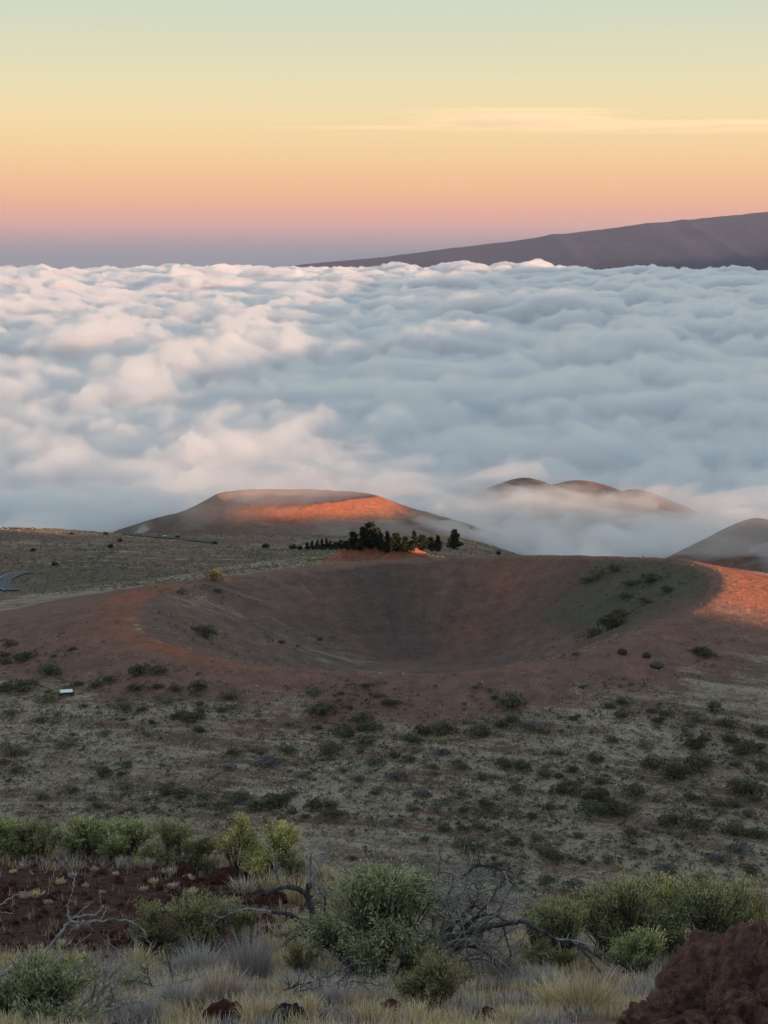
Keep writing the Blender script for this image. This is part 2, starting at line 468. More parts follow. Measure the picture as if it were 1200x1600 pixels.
    F = np.stack([idx[:-1, :-1], idx[:-1, 1:], idx[1:, 1:], idx[1:, :-1]], -1).reshape(-1, 4)
    fl = lab[:-1, :-1].reshape(-1)
    # close the sheet behind the camera
    F2 = np.stack([idx[:-1, -1], idx[:-1, 0], idx[1:, 0], idx[1:, -1]], -1)
    F = np.concatenate([F, F2]); fl = np.concatenate([fl, lab[:-1, -1]])
    names = {0: 'ground', 1: 'crater_hill', 2: 'cinder_hill', 3: 'hillside'}
    labels = {0: 'scrubby grassland behind and around the craters', 1: 'wide reddish brown volcanic cone with a round open crater in the middle of the view',
              2: 'smaller volcanic cone behind the grove with an orange sunlit flank', 3: 'near hillside of red cinder, dry grass and brush at the bottom'}
    for k in np.unique(fl):
        sel = F[fl == k]
        u, inv = np.unique(sel, return_inverse=True)
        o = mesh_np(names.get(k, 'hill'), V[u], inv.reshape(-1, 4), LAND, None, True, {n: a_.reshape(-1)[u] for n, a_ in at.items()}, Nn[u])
        tag(o, labels.get(k, 'bare hilltop rising out of the mist at the cloud edge'), kind='structure')
build_land()

# ------------------------------------------------------------------ the long shield volcano beyond the clouds
def build_mountain():
    m, t = new_mat('shade_blue_lava'); g = G(t); P = g.pos()
    n = g.noise(P, .0016, 8, .62, .6, (1, .35, 3)); n2 = g.noise(P, .012, 5, .7)
    c = g.ramp(n, [(.34, (.020, .024, .050)), (.5, (.027, .031, .064)), (.66, (.036, .040, .074))])  # dusk shade and haze blue of the far slope put into the lava colour
    c = g.mix(g.rng(n2, .4, .7, 0, .4), c, (.05, .045, .05))
    g.finish(c, .95, g.bump(n, .35, 40), .05)
    xs = np.concatenate([np.linspace(-3200, 5600, 260), np.linspace(5700, 16000, 60)])
    ys = np.concatenate([np.linspace(12500, 17400, 70), np.linspace(17450, 18600, 40), np.linspace(18800, 26000, 20)])
    X, Y = np.meshgrid(xs, ys)
    crest = np.interp(X, [-3200, -1275, -750, 0, 750, 1500, 1950, 3000, 3750, 4500, 7000, 11000, 16000],
                      [-260, -95, -42, 24, 122, 208, 272, 397, 472, 547, 650, 690, 640])
    px_bump = 14 * np.exp(-((X - 1950) / 90) ** 2) + 9 * np.exp(-((X - 3420) / 70) ** 2) + 9 * np.exp(-((X - 3000) / 200) ** 2) + 7 * fbm(X, X * 0, 260, 5, .6, 4)
    prof = np.where(Y < 18000, -(18000 - Y) * .115 - 0.9 * np.maximum(0, 18000 - Y) ** 1.0 * .02, -(Y - 18000) * .06)
    Z = 100 + crest + px_bump + prof + 22 * fbm(X, Y, 900, 6, .55, 8) * sstep(60, 900, np.abs(Y - 18000)) + 6 * fbm(X, Y, 120, 3, .6, 9)
    nr, na = X.shape; idx = np.arange(nr * na).reshape(nr, na)
    F = np.stack([idx[:-1, :-1], idx[:-1, 1:], idx[1:, 1:], idx[1:, :-1]], -1).reshape(-1, 4)
    o = mesh_np('mountain', np.stack([X, Y, Z], -1).reshape(-1, 3), F, m)
    tag(o, 'long dark purple shield volcano sloping up to the right above the clouds', kind='structure')
build_mountain()
# ------------------------------------------------------------------ the sea of cloud: closed bodies of real, even scattering vapour
def vapour(name, density, aniso=0.35, col=(.995, .995, .995)):
    m, t = new_mat(name); g = G(t)
    p = g.n('ShaderNodeVolumePrincipled')
    p.inputs['Color'].default_value = (*col, 1); p.inputs['Density'].default_value = density
    p.inputs['Anisotropy'].default_value = aniso
    o = g.n('ShaderNodeOutputMaterial'); g.link(p.outputs[0], o.inputs['Volume'])
    return m

def cloud_top(x, y):
    r = np.hypot(x, y)
    lr = np.log(np.maximum(r, 300))
    base = np.interp(lr, np.log([300, 1000, 1400, 2000, 3500, 7000, 12000, 16000]), [-120, -119, -116, -98, -76, -52, -22, -6])
    wx = x + 70 * perlin(x / 420, y / 420, 201) + 22 * perlin(x / 120, y / 120, 202)
    wy = y + 70 * perlin(x / 420 + 9, y / 420 - 4, 203) + 22 * perlin(x / 120 + 5, y / 120, 204)
    s = 0
    for sc, k in ((1600, 0), (760, 1), (370, 2), (180, 3), (88, 4), (43, 5), (21, 6), (10, 7)):
        n = perlin(wx / (sc * 1.2) + 3.1 * k, wy / sc - 1.7 * k, 210 + k)
        b = np.sqrt(n * n + .004) * 2.1 - .62 if k else n      # rounded tops, creased hollows
        am = .125 * sc * np.exp(-.5 * (np.log(sc / (np.interp(lr, np.log([1500, 4500]), [.024, .036]) * r)) / 1.0) ** 2) + .095 * np.minimum(sc, 60) * (1 + .7 * (sc < 100))
        s = s + np.minimum(am, np.interp(lr, np.log([900, 1300, 2000, 4000, 8000, 13000]), [9, 13, 20, 28, 42, 60])) * b
    # lower, thinner cloud where the hills stand out of it
    s = s - 9 * np.exp(-((x - 215) / 150) ** 2 - ((y - 1400) / 170) ** 2)
    s = s - 9 * np.exp(-((x + 185) / 70) ** 2 - ((y - 1130) / 90) ** 2)
    return base + s

def cloud_body(name, dens, lift, aniso, rad, da, rough=0.0, seed=0):
    a = math.radians
    inner = np.linspace(a(-16), a(16), da)
    left = -np.geomspace(a(16), a(38), 26)[1:][::-1]
    ang = np.concatenate([left, inner, -left[::-1]])
    A, Rr = np.meshgrid(ang, rad)
    X = Rr * np.sin(A); Y = Rr * np.cos(A)
    Z = cloud_top(X, Y) + lift + rough * fbm(X, Y, 60, 5, .62, 300 + seed) * np.minimum(2.0, .6 + Rr / 2500)
    nr, na = X.shape
    V = np.stack([X, Y, Z], -1).reshape(-1, 3)
    idx = np.arange(nr * na).reshape(nr, na)
    F = np.stack([idx[:-1, :-1], idx[1:, :-1], idx[1:, 1:], idx[:-1, 1:]], -1).reshape(-1, 4)[:, ::-1]
    # skirt and underside
    edge = np.concatenate([idx[0, :], idx[1:, -1], idx[-1, -2::-1], idx[-2:0:-1, 0]])
    low = V[edge].copy(); low[:, 2] = -900
    b0 = len(V); V = np.concatenate([V, low, [[0, 6000, -900]]])
    n = len(edge); j = np.arange(n); k = (j + 1) % n
    sk = np.stack([edge[j], b0 + j, b0 + k, edge[k]], -1)
    un = np.stack([b0 + j, np.full(n, b0 + n), b0 + k], -1)
    o = mesh_np(name, V, [F, sk, un], vapour(name, dens, aniso), None, True)
    bm = bmesh.new(); bm.from_mesh(o.data); bmesh.ops.recalc_face_normals(bm, faces=bm.faces[:]); bm.to_mesh(o.data); bm.free()
    return o
tag(cloud_body('clouds', 0.048, 0, .72, np.concatenate([np.geomspace(900, 2600, 400), np.geomspace(2610, 16500, 420)]), 560),
    'sea of soft grey and pink cloud filling the valley to the horizon', 'clouds', kind='stuff')
tag(cloud_body('mist', 0.0045, 7, .6, np.geomspace(905, 4200, 300), 420, 9.0, 3), 'thin torn vapour over the near part of the cloud sea', 'mist', kind='stuff')

# torn mist blowing over the nearer hills
def mist(x, y, z, rx, ry, rz, dens, seed, label):
    nu, nv = 120, 60
    T_, H_ = np.meshgrid(np.linspace(0, 2 * math.pi, nu, endpoint=False), np.linspace(.03, math.pi - .03, nv))
    D = np.stack([np.cos(T_) * np.sin(H_), np.sin(T_) * np.sin(H_), np.cos(H_)], -1).reshape(-1, 3)
    R_ = np.array([rx, ry, rz])
    Q = D * R_ / 26.0
    s = 1 + .55 * perlin3(Q * .7 + 5, seed) + .45 * perlin3(Q * 1.6, seed + 1) + .28 * perlin3(Q * 3.6, seed + 2) + .14 * perlin3(Q * 8, seed + 3)
    V = D * R_ * np.clip(s, .12, 2.2)[:, None]
    idx = np.arange(nu * nv).reshape(nv, nu); j = np.roll(idx, -1, 1)
    F = np.stack([idx[:-1], idx[1:], j[1:], j[:-1]], -1).reshape(-1, 4)
    b = len(V); V = np.concatenate([V, V[:nu].mean(0)[None], V[-nu:].mean(0)[None]])
    o = mesh_np('mist', V, [F, np.stack([np.full(nu, b), idx[0], j[0]], -1), np.stack([np.full(nu, b + 1), j[-1], idx[-1]], -1)], vapour('mist', dens, .45))
    o.location = (x, y, z)
    tag(o, label, 'mist', kind='stuff')
mist(215, 1320, -121, 190, 60, 24, .010, 700, 'pale mist hanging in front of the hilltops on the right')
mist(120, 1270, -112, 95, 50, 17, .006, 710, 'torn mist left of the hilltops at the cloud edge')
mist(180, 1370, -106, 80, 30, 13, .002, 720, 'thin mist across the middle of the hilltops')
mist(255, 1190, -112, 110, 50, 15, .010, 730, 'mist drifting in front of the right hand hill')
mist(290, 1030, -90, 100, 60, 13, .007, 735, 'low mist at the plateau edge on the right')
mist(-55, 1235, -84, 95, 45, 11, .009, 740, 'thin mist streaming over the top of the far cone')
mist(-112, 1140, -86, 55, 30, 14, .004, 750, 'wisps of mist on the left flank of the far cone')
mist(-30, 1110, -97, 60, 25, 8, .008, 760, 'wisps of mist low on the front of the far cone')
# the air itself: far things fade in it
def box_mesh(name, x0, x1, y0, y1, z0, z1, mat):
    V = np.array([(x, y, z) for x in (x0, x1) for y in (y0, y1) for z in (z0, z1)], float)
    F = np.array([(0, 1, 3, 2), (4, 6, 7, 5), (0, 4, 5, 1), (2, 3, 7, 6), (0, 2, 6, 4), (1, 5, 7, 3)])
    return mesh_np(name, V, F, mat, None, False)
tag(box_mesh('haze', -33000, 33000, -31000, 33000, -2300, 830, vapour('air', 1.0e-5, .2, (.72, .80, 1.0))), 'thin dusk air fading the far mountain', 'haze', kind='stuff')

def cirrus():
    xs = np.linspace(-2600, 13000, 340); ys = np.linspace(22600, 29800, 90)
    X, Y = np.meshgrid(xs, ys)
    u = (X + .25 * (Y - 26000)) / 1000; v = (Y - 26000) / 1000
    fib = .5 + .75 * fbm(X * .35 + .5 * Y, Y * 1.2, 1300, 6, .62, 900)
    core = np.exp(-((u - 2.0) / 1.1) ** 2 - ((v + .7) / 1.5) ** 2) * 1.0 + np.exp(-((u - 1.0) / 1.3) ** 2 - ((v + 1.9) / .8) ** 2) * .55
    tail = sstep(2.2, 4.0, u) * np.exp(-((v - .7 + .10 * (u - 3)) / 1.05) ** 2) * .95 + np.exp(-((u - .2) / 2.0) ** 2 - ((v - .6) / .5) ** 2) * .30
    T = np.clip((core + tail) * np.clip(fib, 0, 1.4) - .06, 0, .8) * 95
    T[0] = T[-1] = 0; T[:, 0] = T[:, -1] = 0
    nr, na = X.shape
    top = np.stack([X, Y, 2290 + T], -1).reshape(-1, 3); bot = np.stack([X, Y, 2289 - T * .3], -1).reshape(-1, 3)
    idx = np.arange(nr * na).reshape(nr, na)
    q = lambda I: np.stack([I[:-1, :-1], I[:-1, 1:], I[1:, 1:], I[1:, :-1]], -1).reshape(-1, 4)
    F1 = q(idx); keep = (T.reshape(-1)[F1].max(1) > 0); F1 = F1[keep]; F2 = F1[:, ::-1] + nr * na
    # stitch the open rims
    e = np.concatenate([F1[:, [0, 1]], F1[:, [1, 2]], F1[:, [2, 3]], F1[:, [3, 0]]])
    ks = e[:, 0].astype(np.int64) * (nr * na) + e[:, 1]; kr = e[:, 1].astype(np.int64) * (nr * na) + e[:, 0]
    b = e[~np.isin(ks, kr)]
    S_ = np.stack([b[:, 1], b[:, 0], b[:, 0] + nr * na, b[:, 1] + nr * na], -1)
    F = np.concatenate([F1, F2, S_]); us, inv = np.unique(F, return_inverse=True)
    o = mesh_np('cirrus_cloud', np.concatenate([top, bot])[us], inv.reshape(-1, 4), vapour('sun_tinted_ice_cloud', .00115, 0.0, (1.0, .93, .72)))  # low sun's yellow put into the vapour colour; the ice itself is white
    tag(o, 'thin bright yellow streak of high cloud at upper right', 'cloud', kind='stuff')
cirrus()
# ------------------------------------------------------------------ plant building
def plant_mat(name, dark, mid, tip, trans=.25, rnd=.22, gain=1.0):
    m, t = new_mat(name); g = G(t)
    dark, mid, tip = (tuple(v * gain for v in q) for q in (dark, mid, tip))
    c = g.ramp(g.attr('tint'), [(0, dark), (.5, mid), (1, tip)])
    inf = g.n('ShaderNodeObjectInfo').outputs['Random']
    hs = g.n('ShaderNodeHueSaturation')
    g.link(g.rng(inf, 0, 1, .49, .51), hs.inputs['Hue']); g.link(g.rng(inf, 0, 1, 1 - rnd, 1 + rnd), hs.inputs['Value'])
    hs.inputs['Saturation'].default_value = 1.0
    g.link(c, hs.inputs['Color']); c = hs.outputs[0]
    d = g.n('ShaderNodeBsdfDiffuse'); tr = g.n('ShaderNodeBsdfTranslucent'); mxs = g.n('ShaderNodeMixShader')
    g.link(c, d.inputs[0]); g.link(c, tr.inputs[0]); mxs.inputs[0].default_value = trans
    g.link(d.outputs[0], mxs.inputs[1]); g.link(tr.outputs[0], mxs.inputs[2])
    o = g.n('ShaderNodeOutputMaterial'); g.link(mxs.outputs[0], o.inputs[0])
    return m
def wood_mat(name, a, b, c):
    m, t = new_mat(name); g = G(t); P = g.pos()
    n = g.noise(P, 9, 5, .65, .5, (1, 1, .25)); n2 = g.noise(P, 55, 3, .7, 0, (1, 1, .2))
    k = g.ramp(n, [(.3, a), (.52, b), (.75, c)])
    g.finish(k, .9, g.bump(n2, .6, .01), .1)
    return m
M_DARK = plant_mat('dark_leaf', (.055, .057, .032), (.125, .124, .068), (.215, .205, .115))
M_OLIVE = plant_mat('olive_leaf', (.075, .075, .045), (.155, .15, .09), (.25, .235, .145))
M_GREY = plant_mat('grey_leaf', (.075, .074, .070), (.15, .146, .138), (.24, .23, .215))
M_PINE = plant_mat('pine_leaf', (.014, .019, .012), (.030, .038, .022), (.060, .070, .040), .1, .1)
M_STRAW = plant_mat('dry_grass', (.165, .130, .086), (.33, .27, .178), (.52, .44, .30), .2)
M_BARK = wood_mat('dark_bark', (.030, .025, .022), (.060, .050, .044), (.10, .085, .075))
M_DEAD = wood_mat('silver_deadwood', (.15, .135, .120), (.32, .295, .265), (.50, .465, .425))
M_CHAR = wood_mat('grey_black_deadwood', (.018, .016, .016), (.045, .041, .040), (.15, .145, .14))

def unit(v):
    return v / (np.linalg.norm(v, axis=-1, keepdims=True) + 1e-9)

def leaves(C, D, ln, wd, r, tint, spread=.8):
    """Diamond shaped leaf per centre C, pointing roughly along D."""
    n = len(C)
    d = unit(D + r.normal(0, spread, (n, 3)))
    s = unit(np.cross(d, r.normal(0, 1, (n, 3))))
    l = (ln * r.uniform(.6, 1.35, n))[:, None]; w = (wd * r.uniform(.7, 1.3, n))[:, None]
    V = np.stack([C, C + d * l * .45 + s * w * .5, C + d * l, C + d * l * .45 - s * w * .5], 1).reshape(-1, 3)
    F = np.arange(4 * n).reshape(n, 4)
    return V, F, np.repeat(np.clip(tint + r.normal(0, .16, n), 0, 1), 4)

def tubes(paths, k=5):
    """paths: list of (points (n,3), radii (n,)) -> one vertex and face set."""
    Vs, Fs, b = [], [], 0
    for P, R in paths:
        P = np.asarray(P, float); n = len(P)
        T = unit(np.gradient(P, axis=0))
        a = np.cross(T, np.array([.31, .17, .93])); a = unit(a); c = np.cross(T, a)
        ph = np.arange(k) * 2 * math.pi / k
        ring = P[:, None] + np.asarray(R)[:, None, None] * (np.cos(ph)[None, :, None] * a[:, None] + np.sin(ph)[None, :, None] * c[:, None])
        Vs.append(ring.reshape(-1, 3))
        i = np.arange(n - 1)[:, None] * k; j = np.arange(k)[None]; j2 = (j + 1) % k
        Fs.append((b + np.stack([i + j, i + j2, i + k + j2, i + k + j], -1)).reshape(-1, 4))
        b += n * k
    return np.concatenate(Vs), np.concatenate(Fs)

def join(parts):
    Vs, Fs, Ts, b = [], [], [], 0
    for V, F, T in parts:
        Vs.append(V); Fs.append(F + b); Ts.append(T); b += len(V)
    return np.concatenate(Vs), np.concatenate(Fs), np.concatenate(Ts)

# ------------------------------------------------------------------ shrubs of the middle distance: one mesh per growth form, an object per shrub
def dome_shrub(seed, n, lob, flat, leaf, name, mat):
    r = np.random.default_rng(seed)
    cs = []
    for i in range(lob):
        a = r.uniform(0, 2 * math.pi); q = r.uniform(.05, .36)
        cs.append((q * math.cos(a), q * math.sin(a), r.uniform(.06, .34) * flat, r.uniform(.13, .26)))
    cs = np.array(cs)
    pick = r.integers(0, lob, n)
    u = unit(r.normal(0, 1, (n, 3))); u[:, 2] = np.abs(u[:, 2]) * .9 - .15
    rad = r.uniform(.55, 1.05, n) ** .6
    C = cs[pick, :3] + u * (cs[pick, 3] * rad)[:, None] * np.array([1, 1, flat * 1.2])
    C[:, 2] = np.maximum(C[:, 2], .0)
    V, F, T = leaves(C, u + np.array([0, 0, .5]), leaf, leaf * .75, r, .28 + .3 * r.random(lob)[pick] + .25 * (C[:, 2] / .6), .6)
    st = []
    for c in cs:
        p = np.array([[c[0] * .15, c[1] * .15, -.06], [c[0] * .55, c[1] * .5, c[2] * .5], [c[0], c[1], c[2] + .08]])
        st.append((p, np.array([.016, .011, .004])))
    V2, F2 = tubes(st, 4)
    V, F, T = join([(V, F, T), (V2, F2, np.full(len(V2), .02))])
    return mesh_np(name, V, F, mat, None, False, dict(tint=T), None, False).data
PROTO = {'dark': [dome_shrub(400 + i, 620, 7 + i % 3, .8 + .12 * (i % 3), .075, 'shrub', M_DARK) for i in range(4)],
         'olive': [dome_shrub(420 + i, 520, 6 + i % 3, .8, .075, 'shrub', M_OLIVE) for i in range(4)],
         'grey': [dome_shrub(440 + i, 480, 6 + i, .65, .07, 'shrub', M_GREY) for i in range(3)]}

SHRUBS = """337,907,34,d 320,995,34,d 285,928,20,o 305,985,18,o 37,1030,36,d 80,1055,42,d 18,1008,30,o 37,1080,46,d 12,1080,28,d 75,1098,40,o 122,1072,22,d 148,1074,20,d
215,1053,38,d 245,1052,30,d 212,1079,30,d 245,1075,24,d 272,1082,24,d 312,1079,30,d 360,1093,28,d 255,1100,34,o 195,1112,26,d 130,1106,16,d 222,1112,20,d 278,1121,34,d 300,1131,42,d
312,1112,18,o 347,1113,18,d 365,1108,20,o 172,1068,24,o 502,1118,46,d 490,1112,30,o 535,1150,44,d 565,1128,40,d 577,1141,42,d 515,1178,48,o 570,1163,34,d 452,1179,32,d 400,1177,34,o 367,1180,32,d
420,1197,42,g 360,1202,26,g 587,1196,36,g 157,1217,38,o 105,1170,38,o 25,1180,40,o 200,1233,40,o 255,1240,34,d 280,1246,38,d 320,1250,32,o 365,1251,44,o 402,1262,42,d 437,1263,50,d 515,1265,26,d
522,1279,34,d 490,1265,32,d 345,1262,30,o 30,1208,28,o 665,1148,36,d 642,1161,34,d 695,1148,42,d 747,1148,42,d 610,1103,32,d 797,1106,46,d 782,1136,24,d 800,1129,26,d 827,1137,36,g 850,1146,22,o
897,1124,26,d 972,1120,32,d 1030,1128,24,d 1092,1125,36,o 1110,1112,32,o 1090,1166,48,d 1140,1136,42,d 1145,1160,32,d 1165,1178,42,o 1192,1150,26,d 1188,1170,24,d 1085,1203,52,d 1057,1217,54,d
1020,1201,48,d 932,1190,38,d 817,1203,40,d 787,1200,30,d 990,1241,36,d 935,1250,52,d 900,1237,46,o 880,1241,38,o 810,1236,32,o 950,1272,60,d 920,1272,42,d 982,1271,38,o 860,1266,24,d 695,1299,26,d
750,1298,28,d 725,1296,24,d 900,1307,22,o 835,1310,30,o 800,1323,32,d 732,1329,36,d 872,1343,40,o 850,1336,30,d 1175,1242,52,d 1150,1236,38,d 1050,1288,50,d 1090,1293,38,d 1150,1306,42,d
1182,1311,34,d 1157,1332,38,g 1125,1346,34,g 1170,1362,30,d 980,1307,28,o 895,1389,40,g 855,1382,34,o 690,1180,30,g 620,1220,36,g 660,1245,34,g 590,1240,26,o 645,1268,24,o 560,1222,30,g 470,1215,26,g
970,965,34,d 952,982,42,d 935,900,30,o 1010,940,26,o 920,910,30,o 1015,910,30,d 975,935,26,d 1040,925,24,d 925,995,28,o 985,915,24,o 960,893,24,d 1105,1026,34,o 1093,1020,24,d 900,1024,16,o
340,925,16,o 500,1000,12,o 440,1005,14,o 160,1150,24,o 60,1130,26,o 20,1120,28,o 110,1240,28,o 60,1250,30,o 700,1255,26,o 760,1260,28,d 830,1280,24,d 1000,1335,30,o 1040,1360,30,g 950,1345,26,o
720,1200,28,o 750,1220,22,o 640,1190,24,o 680,1212,20,g 1010,1170,26,o 960,1160,24,o 870,1180,22,o 850,1215,28,d 1120,1260,30,o 1080,1250,26,d 1190,1205,30,d 1150,1200,26,o"""
ZONES = [(lambda x, y: y < 1045 and x > 880, 'on the shaded right inner wall and rim of the crater'),
         (lambda x, y: x < 520 and y < 1001 and x > 260, 'inside the left part of the crater'),
         (lambda x, y: x < 480 and y < 1140, 'on the left slope around the white panel'),
         (lambda x, y: x < 480, 'on the lower left slope above the near bushes'),
         (lambda x, y: x >= 880 and y < 1215, 'high on the right slope below the orange sunlit patch'),
         (lambda x, y: x >= 880, 'low on the right slope above the big near thicket'),
         (lambda x, y: y < 1190, 'in the middle of the slope straight below the crater'),
         (lambda x, y: True, 'on the middle slope just above the dead branches')]
CN = {'d': ('dark', 'dark green'), 'o': ('olive', 'dull olive'), 'g': ('grey', 'grey')}
def mid_shrubs():
    r = np.random.default_rng(5)
    L_ = []
    for w in SHRUBS.split():
        x, y, s, c = w.split(','); L_.append([float(x), float(y), float(s), c])
    tot = 0
    k = 0
    while len(L_) < 262 and k < 4000:                # the many smaller ones between
        k += 1
        x = r.uniform(0, 1200); y = r.uniform(1070, 1400) if r.random() < .85 else r.uniform(985, 1070)
        if y < 1070 and 130 < x < 1100: continue
        if y > 1300 and (x < 420): continue
        if fbm(x, y * 2.2, 150, 3, .6, 500) < .02: continue
        if any(abs(x - q[0]) < (q[2] + 14) * .55 and abs(y - q[1]) < 9 for q in L_): continue
        L_.append([x, y, r.uniform(10, 24), 'dog'[min(2, int(r.random() ** 1.2 * 3))]])
    recs = []
    for x, y, s, c in L_:
        p = hit(x, y, 200)
        d = np.linalg.norm(p - CAM)
        W = s * d / FPX * 1.12
        me = PROTO[CN[c][0]][r.integers(0, len(PROTO[CN[c][0]]))]
        o = bpy.data.objects.new('shrub', me); COL.objects.link(o)
        o.location = p - np.array([0, 0, .10]); o.rotation_euler[2] = r.uniform(0, 6.28)
        o.scale = (W * r.uniform(.9, 1.2), W * r.uniform(.8, 1.1), W * r.uniform(.6, 1.0))
        z = next(i for i, (f, n) in enumerate(ZONES) if f(x, y))
        recs.append((o, x, y, s, c, z))
    for z in range(len(ZONES)):
        for c in 'dog':
            g = [q for q in recs if q[5] == z and q[4] == c]
            if not g: continue
            where, col = ZONES[z][1], CN[c][1]
            for q in g: tag(q[0], f'small {col} shrub {where}', 'shrub', f'{col} shrubs {where}')
            if len(g) == 1: continue
            big = sorted(g, key=lambda q: -q[3])
            used = set()
            def uniq(q, word):
                if id(q) not in used: q[0]['label'] = f'{word} {col} shrub {where}'; used.add(id(q))
            uniq(big[0], 'largest'); uniq(min(g, key=lambda q: q[1]), 'leftmost'); uniq(max(g, key=lambda q: q[1]), 'rightmost')
            uniq(min(g, key=lambda q: q[2]), 'uppermost'); uniq(max(g, key=lambda q: q[2]), 'lowest')
            if len(g) > 7:
                uniq(big[1], 'second largest'); uniq(sorted(g, key=lambda q: q[1])[1], 'second leftmost'); uniq(sorted(g, key=lambda q: -q[1])[1], 'second rightmost')
                uniq(sorted(g, key=lambda q: q[2])[1], 'second highest'); uniq(sorted(g, key=lambda q: -q[2])[1], 'second lowest'); uniq(min(g, key=lambda q: q[3]), 'tiniest')
    return L_
MIDSHRUBS = mid_shrubs()

# ------------------------------------------------------------------ ground cover nobody could count: straw tufts and low scrub on the far slopes
def far_stones():
    r = np.random.default_rng(12)
    n = 3800
    a = r.uniform(0, 6.283, n); q = 86 * np.sqrt(r.uniform(.15, 3.2, n))
    x = CX + q * np.cos(a); y = CY + q * np.sin(a) * .93
    k = (np.abs(x) < .27 * y) & (y > 300); x, y, a = x[k], y[k], a[k]; n = len(x)
    z = height(x, y)
    B = np.array([(1, 0, 0), (.3, .95, .1), (-.8, .5, 0), (-.7, -.6, .1), (.4, -.9, 0), (.1, .1, .75), (0, 0, -.6)])
    F = np.array([(0, 1, 5), (1, 2, 5), (2, 3, 5), (3, 4, 5), (4, 0, 5), (1, 0, 6), (2, 1, 6), (3, 2, 6), (4, 3, 6), (0, 4, 6)])
    s = .09 + .42 * r.random(n) ** 6
    V = B[None] * r.uniform(.6, 1.3, (n, 7, 1)); c, w = np.cos(a)[:, None], np.sin(a)[:, None]
    V = np.stack([V[..., 0] * c - V[..., 1] * w, V[..., 0] * w + V[..., 1] * c, V[..., 2]], -1) * s[:, None, None] + np.stack([x, y, z], -1)[:, None]
    m, t = new_mat('cinder_stone'); g = G(t)
    g.finish(g.ramp(g.noise(g.pos(), 1.2, 3), [(.3, (.07, .05, .045)), (.55, (.15, .10, .082)), (.75, (.27, .20, .165))]), .95)
    tag(mesh_np('gravel', V.reshape(-1, 3), (np.arange(n)[:, None, None] * 7 + F[None]).reshape(-1, 3), m, None, False), 'loose stones strewn over the crater hill', kind='stuff')
far_stones()

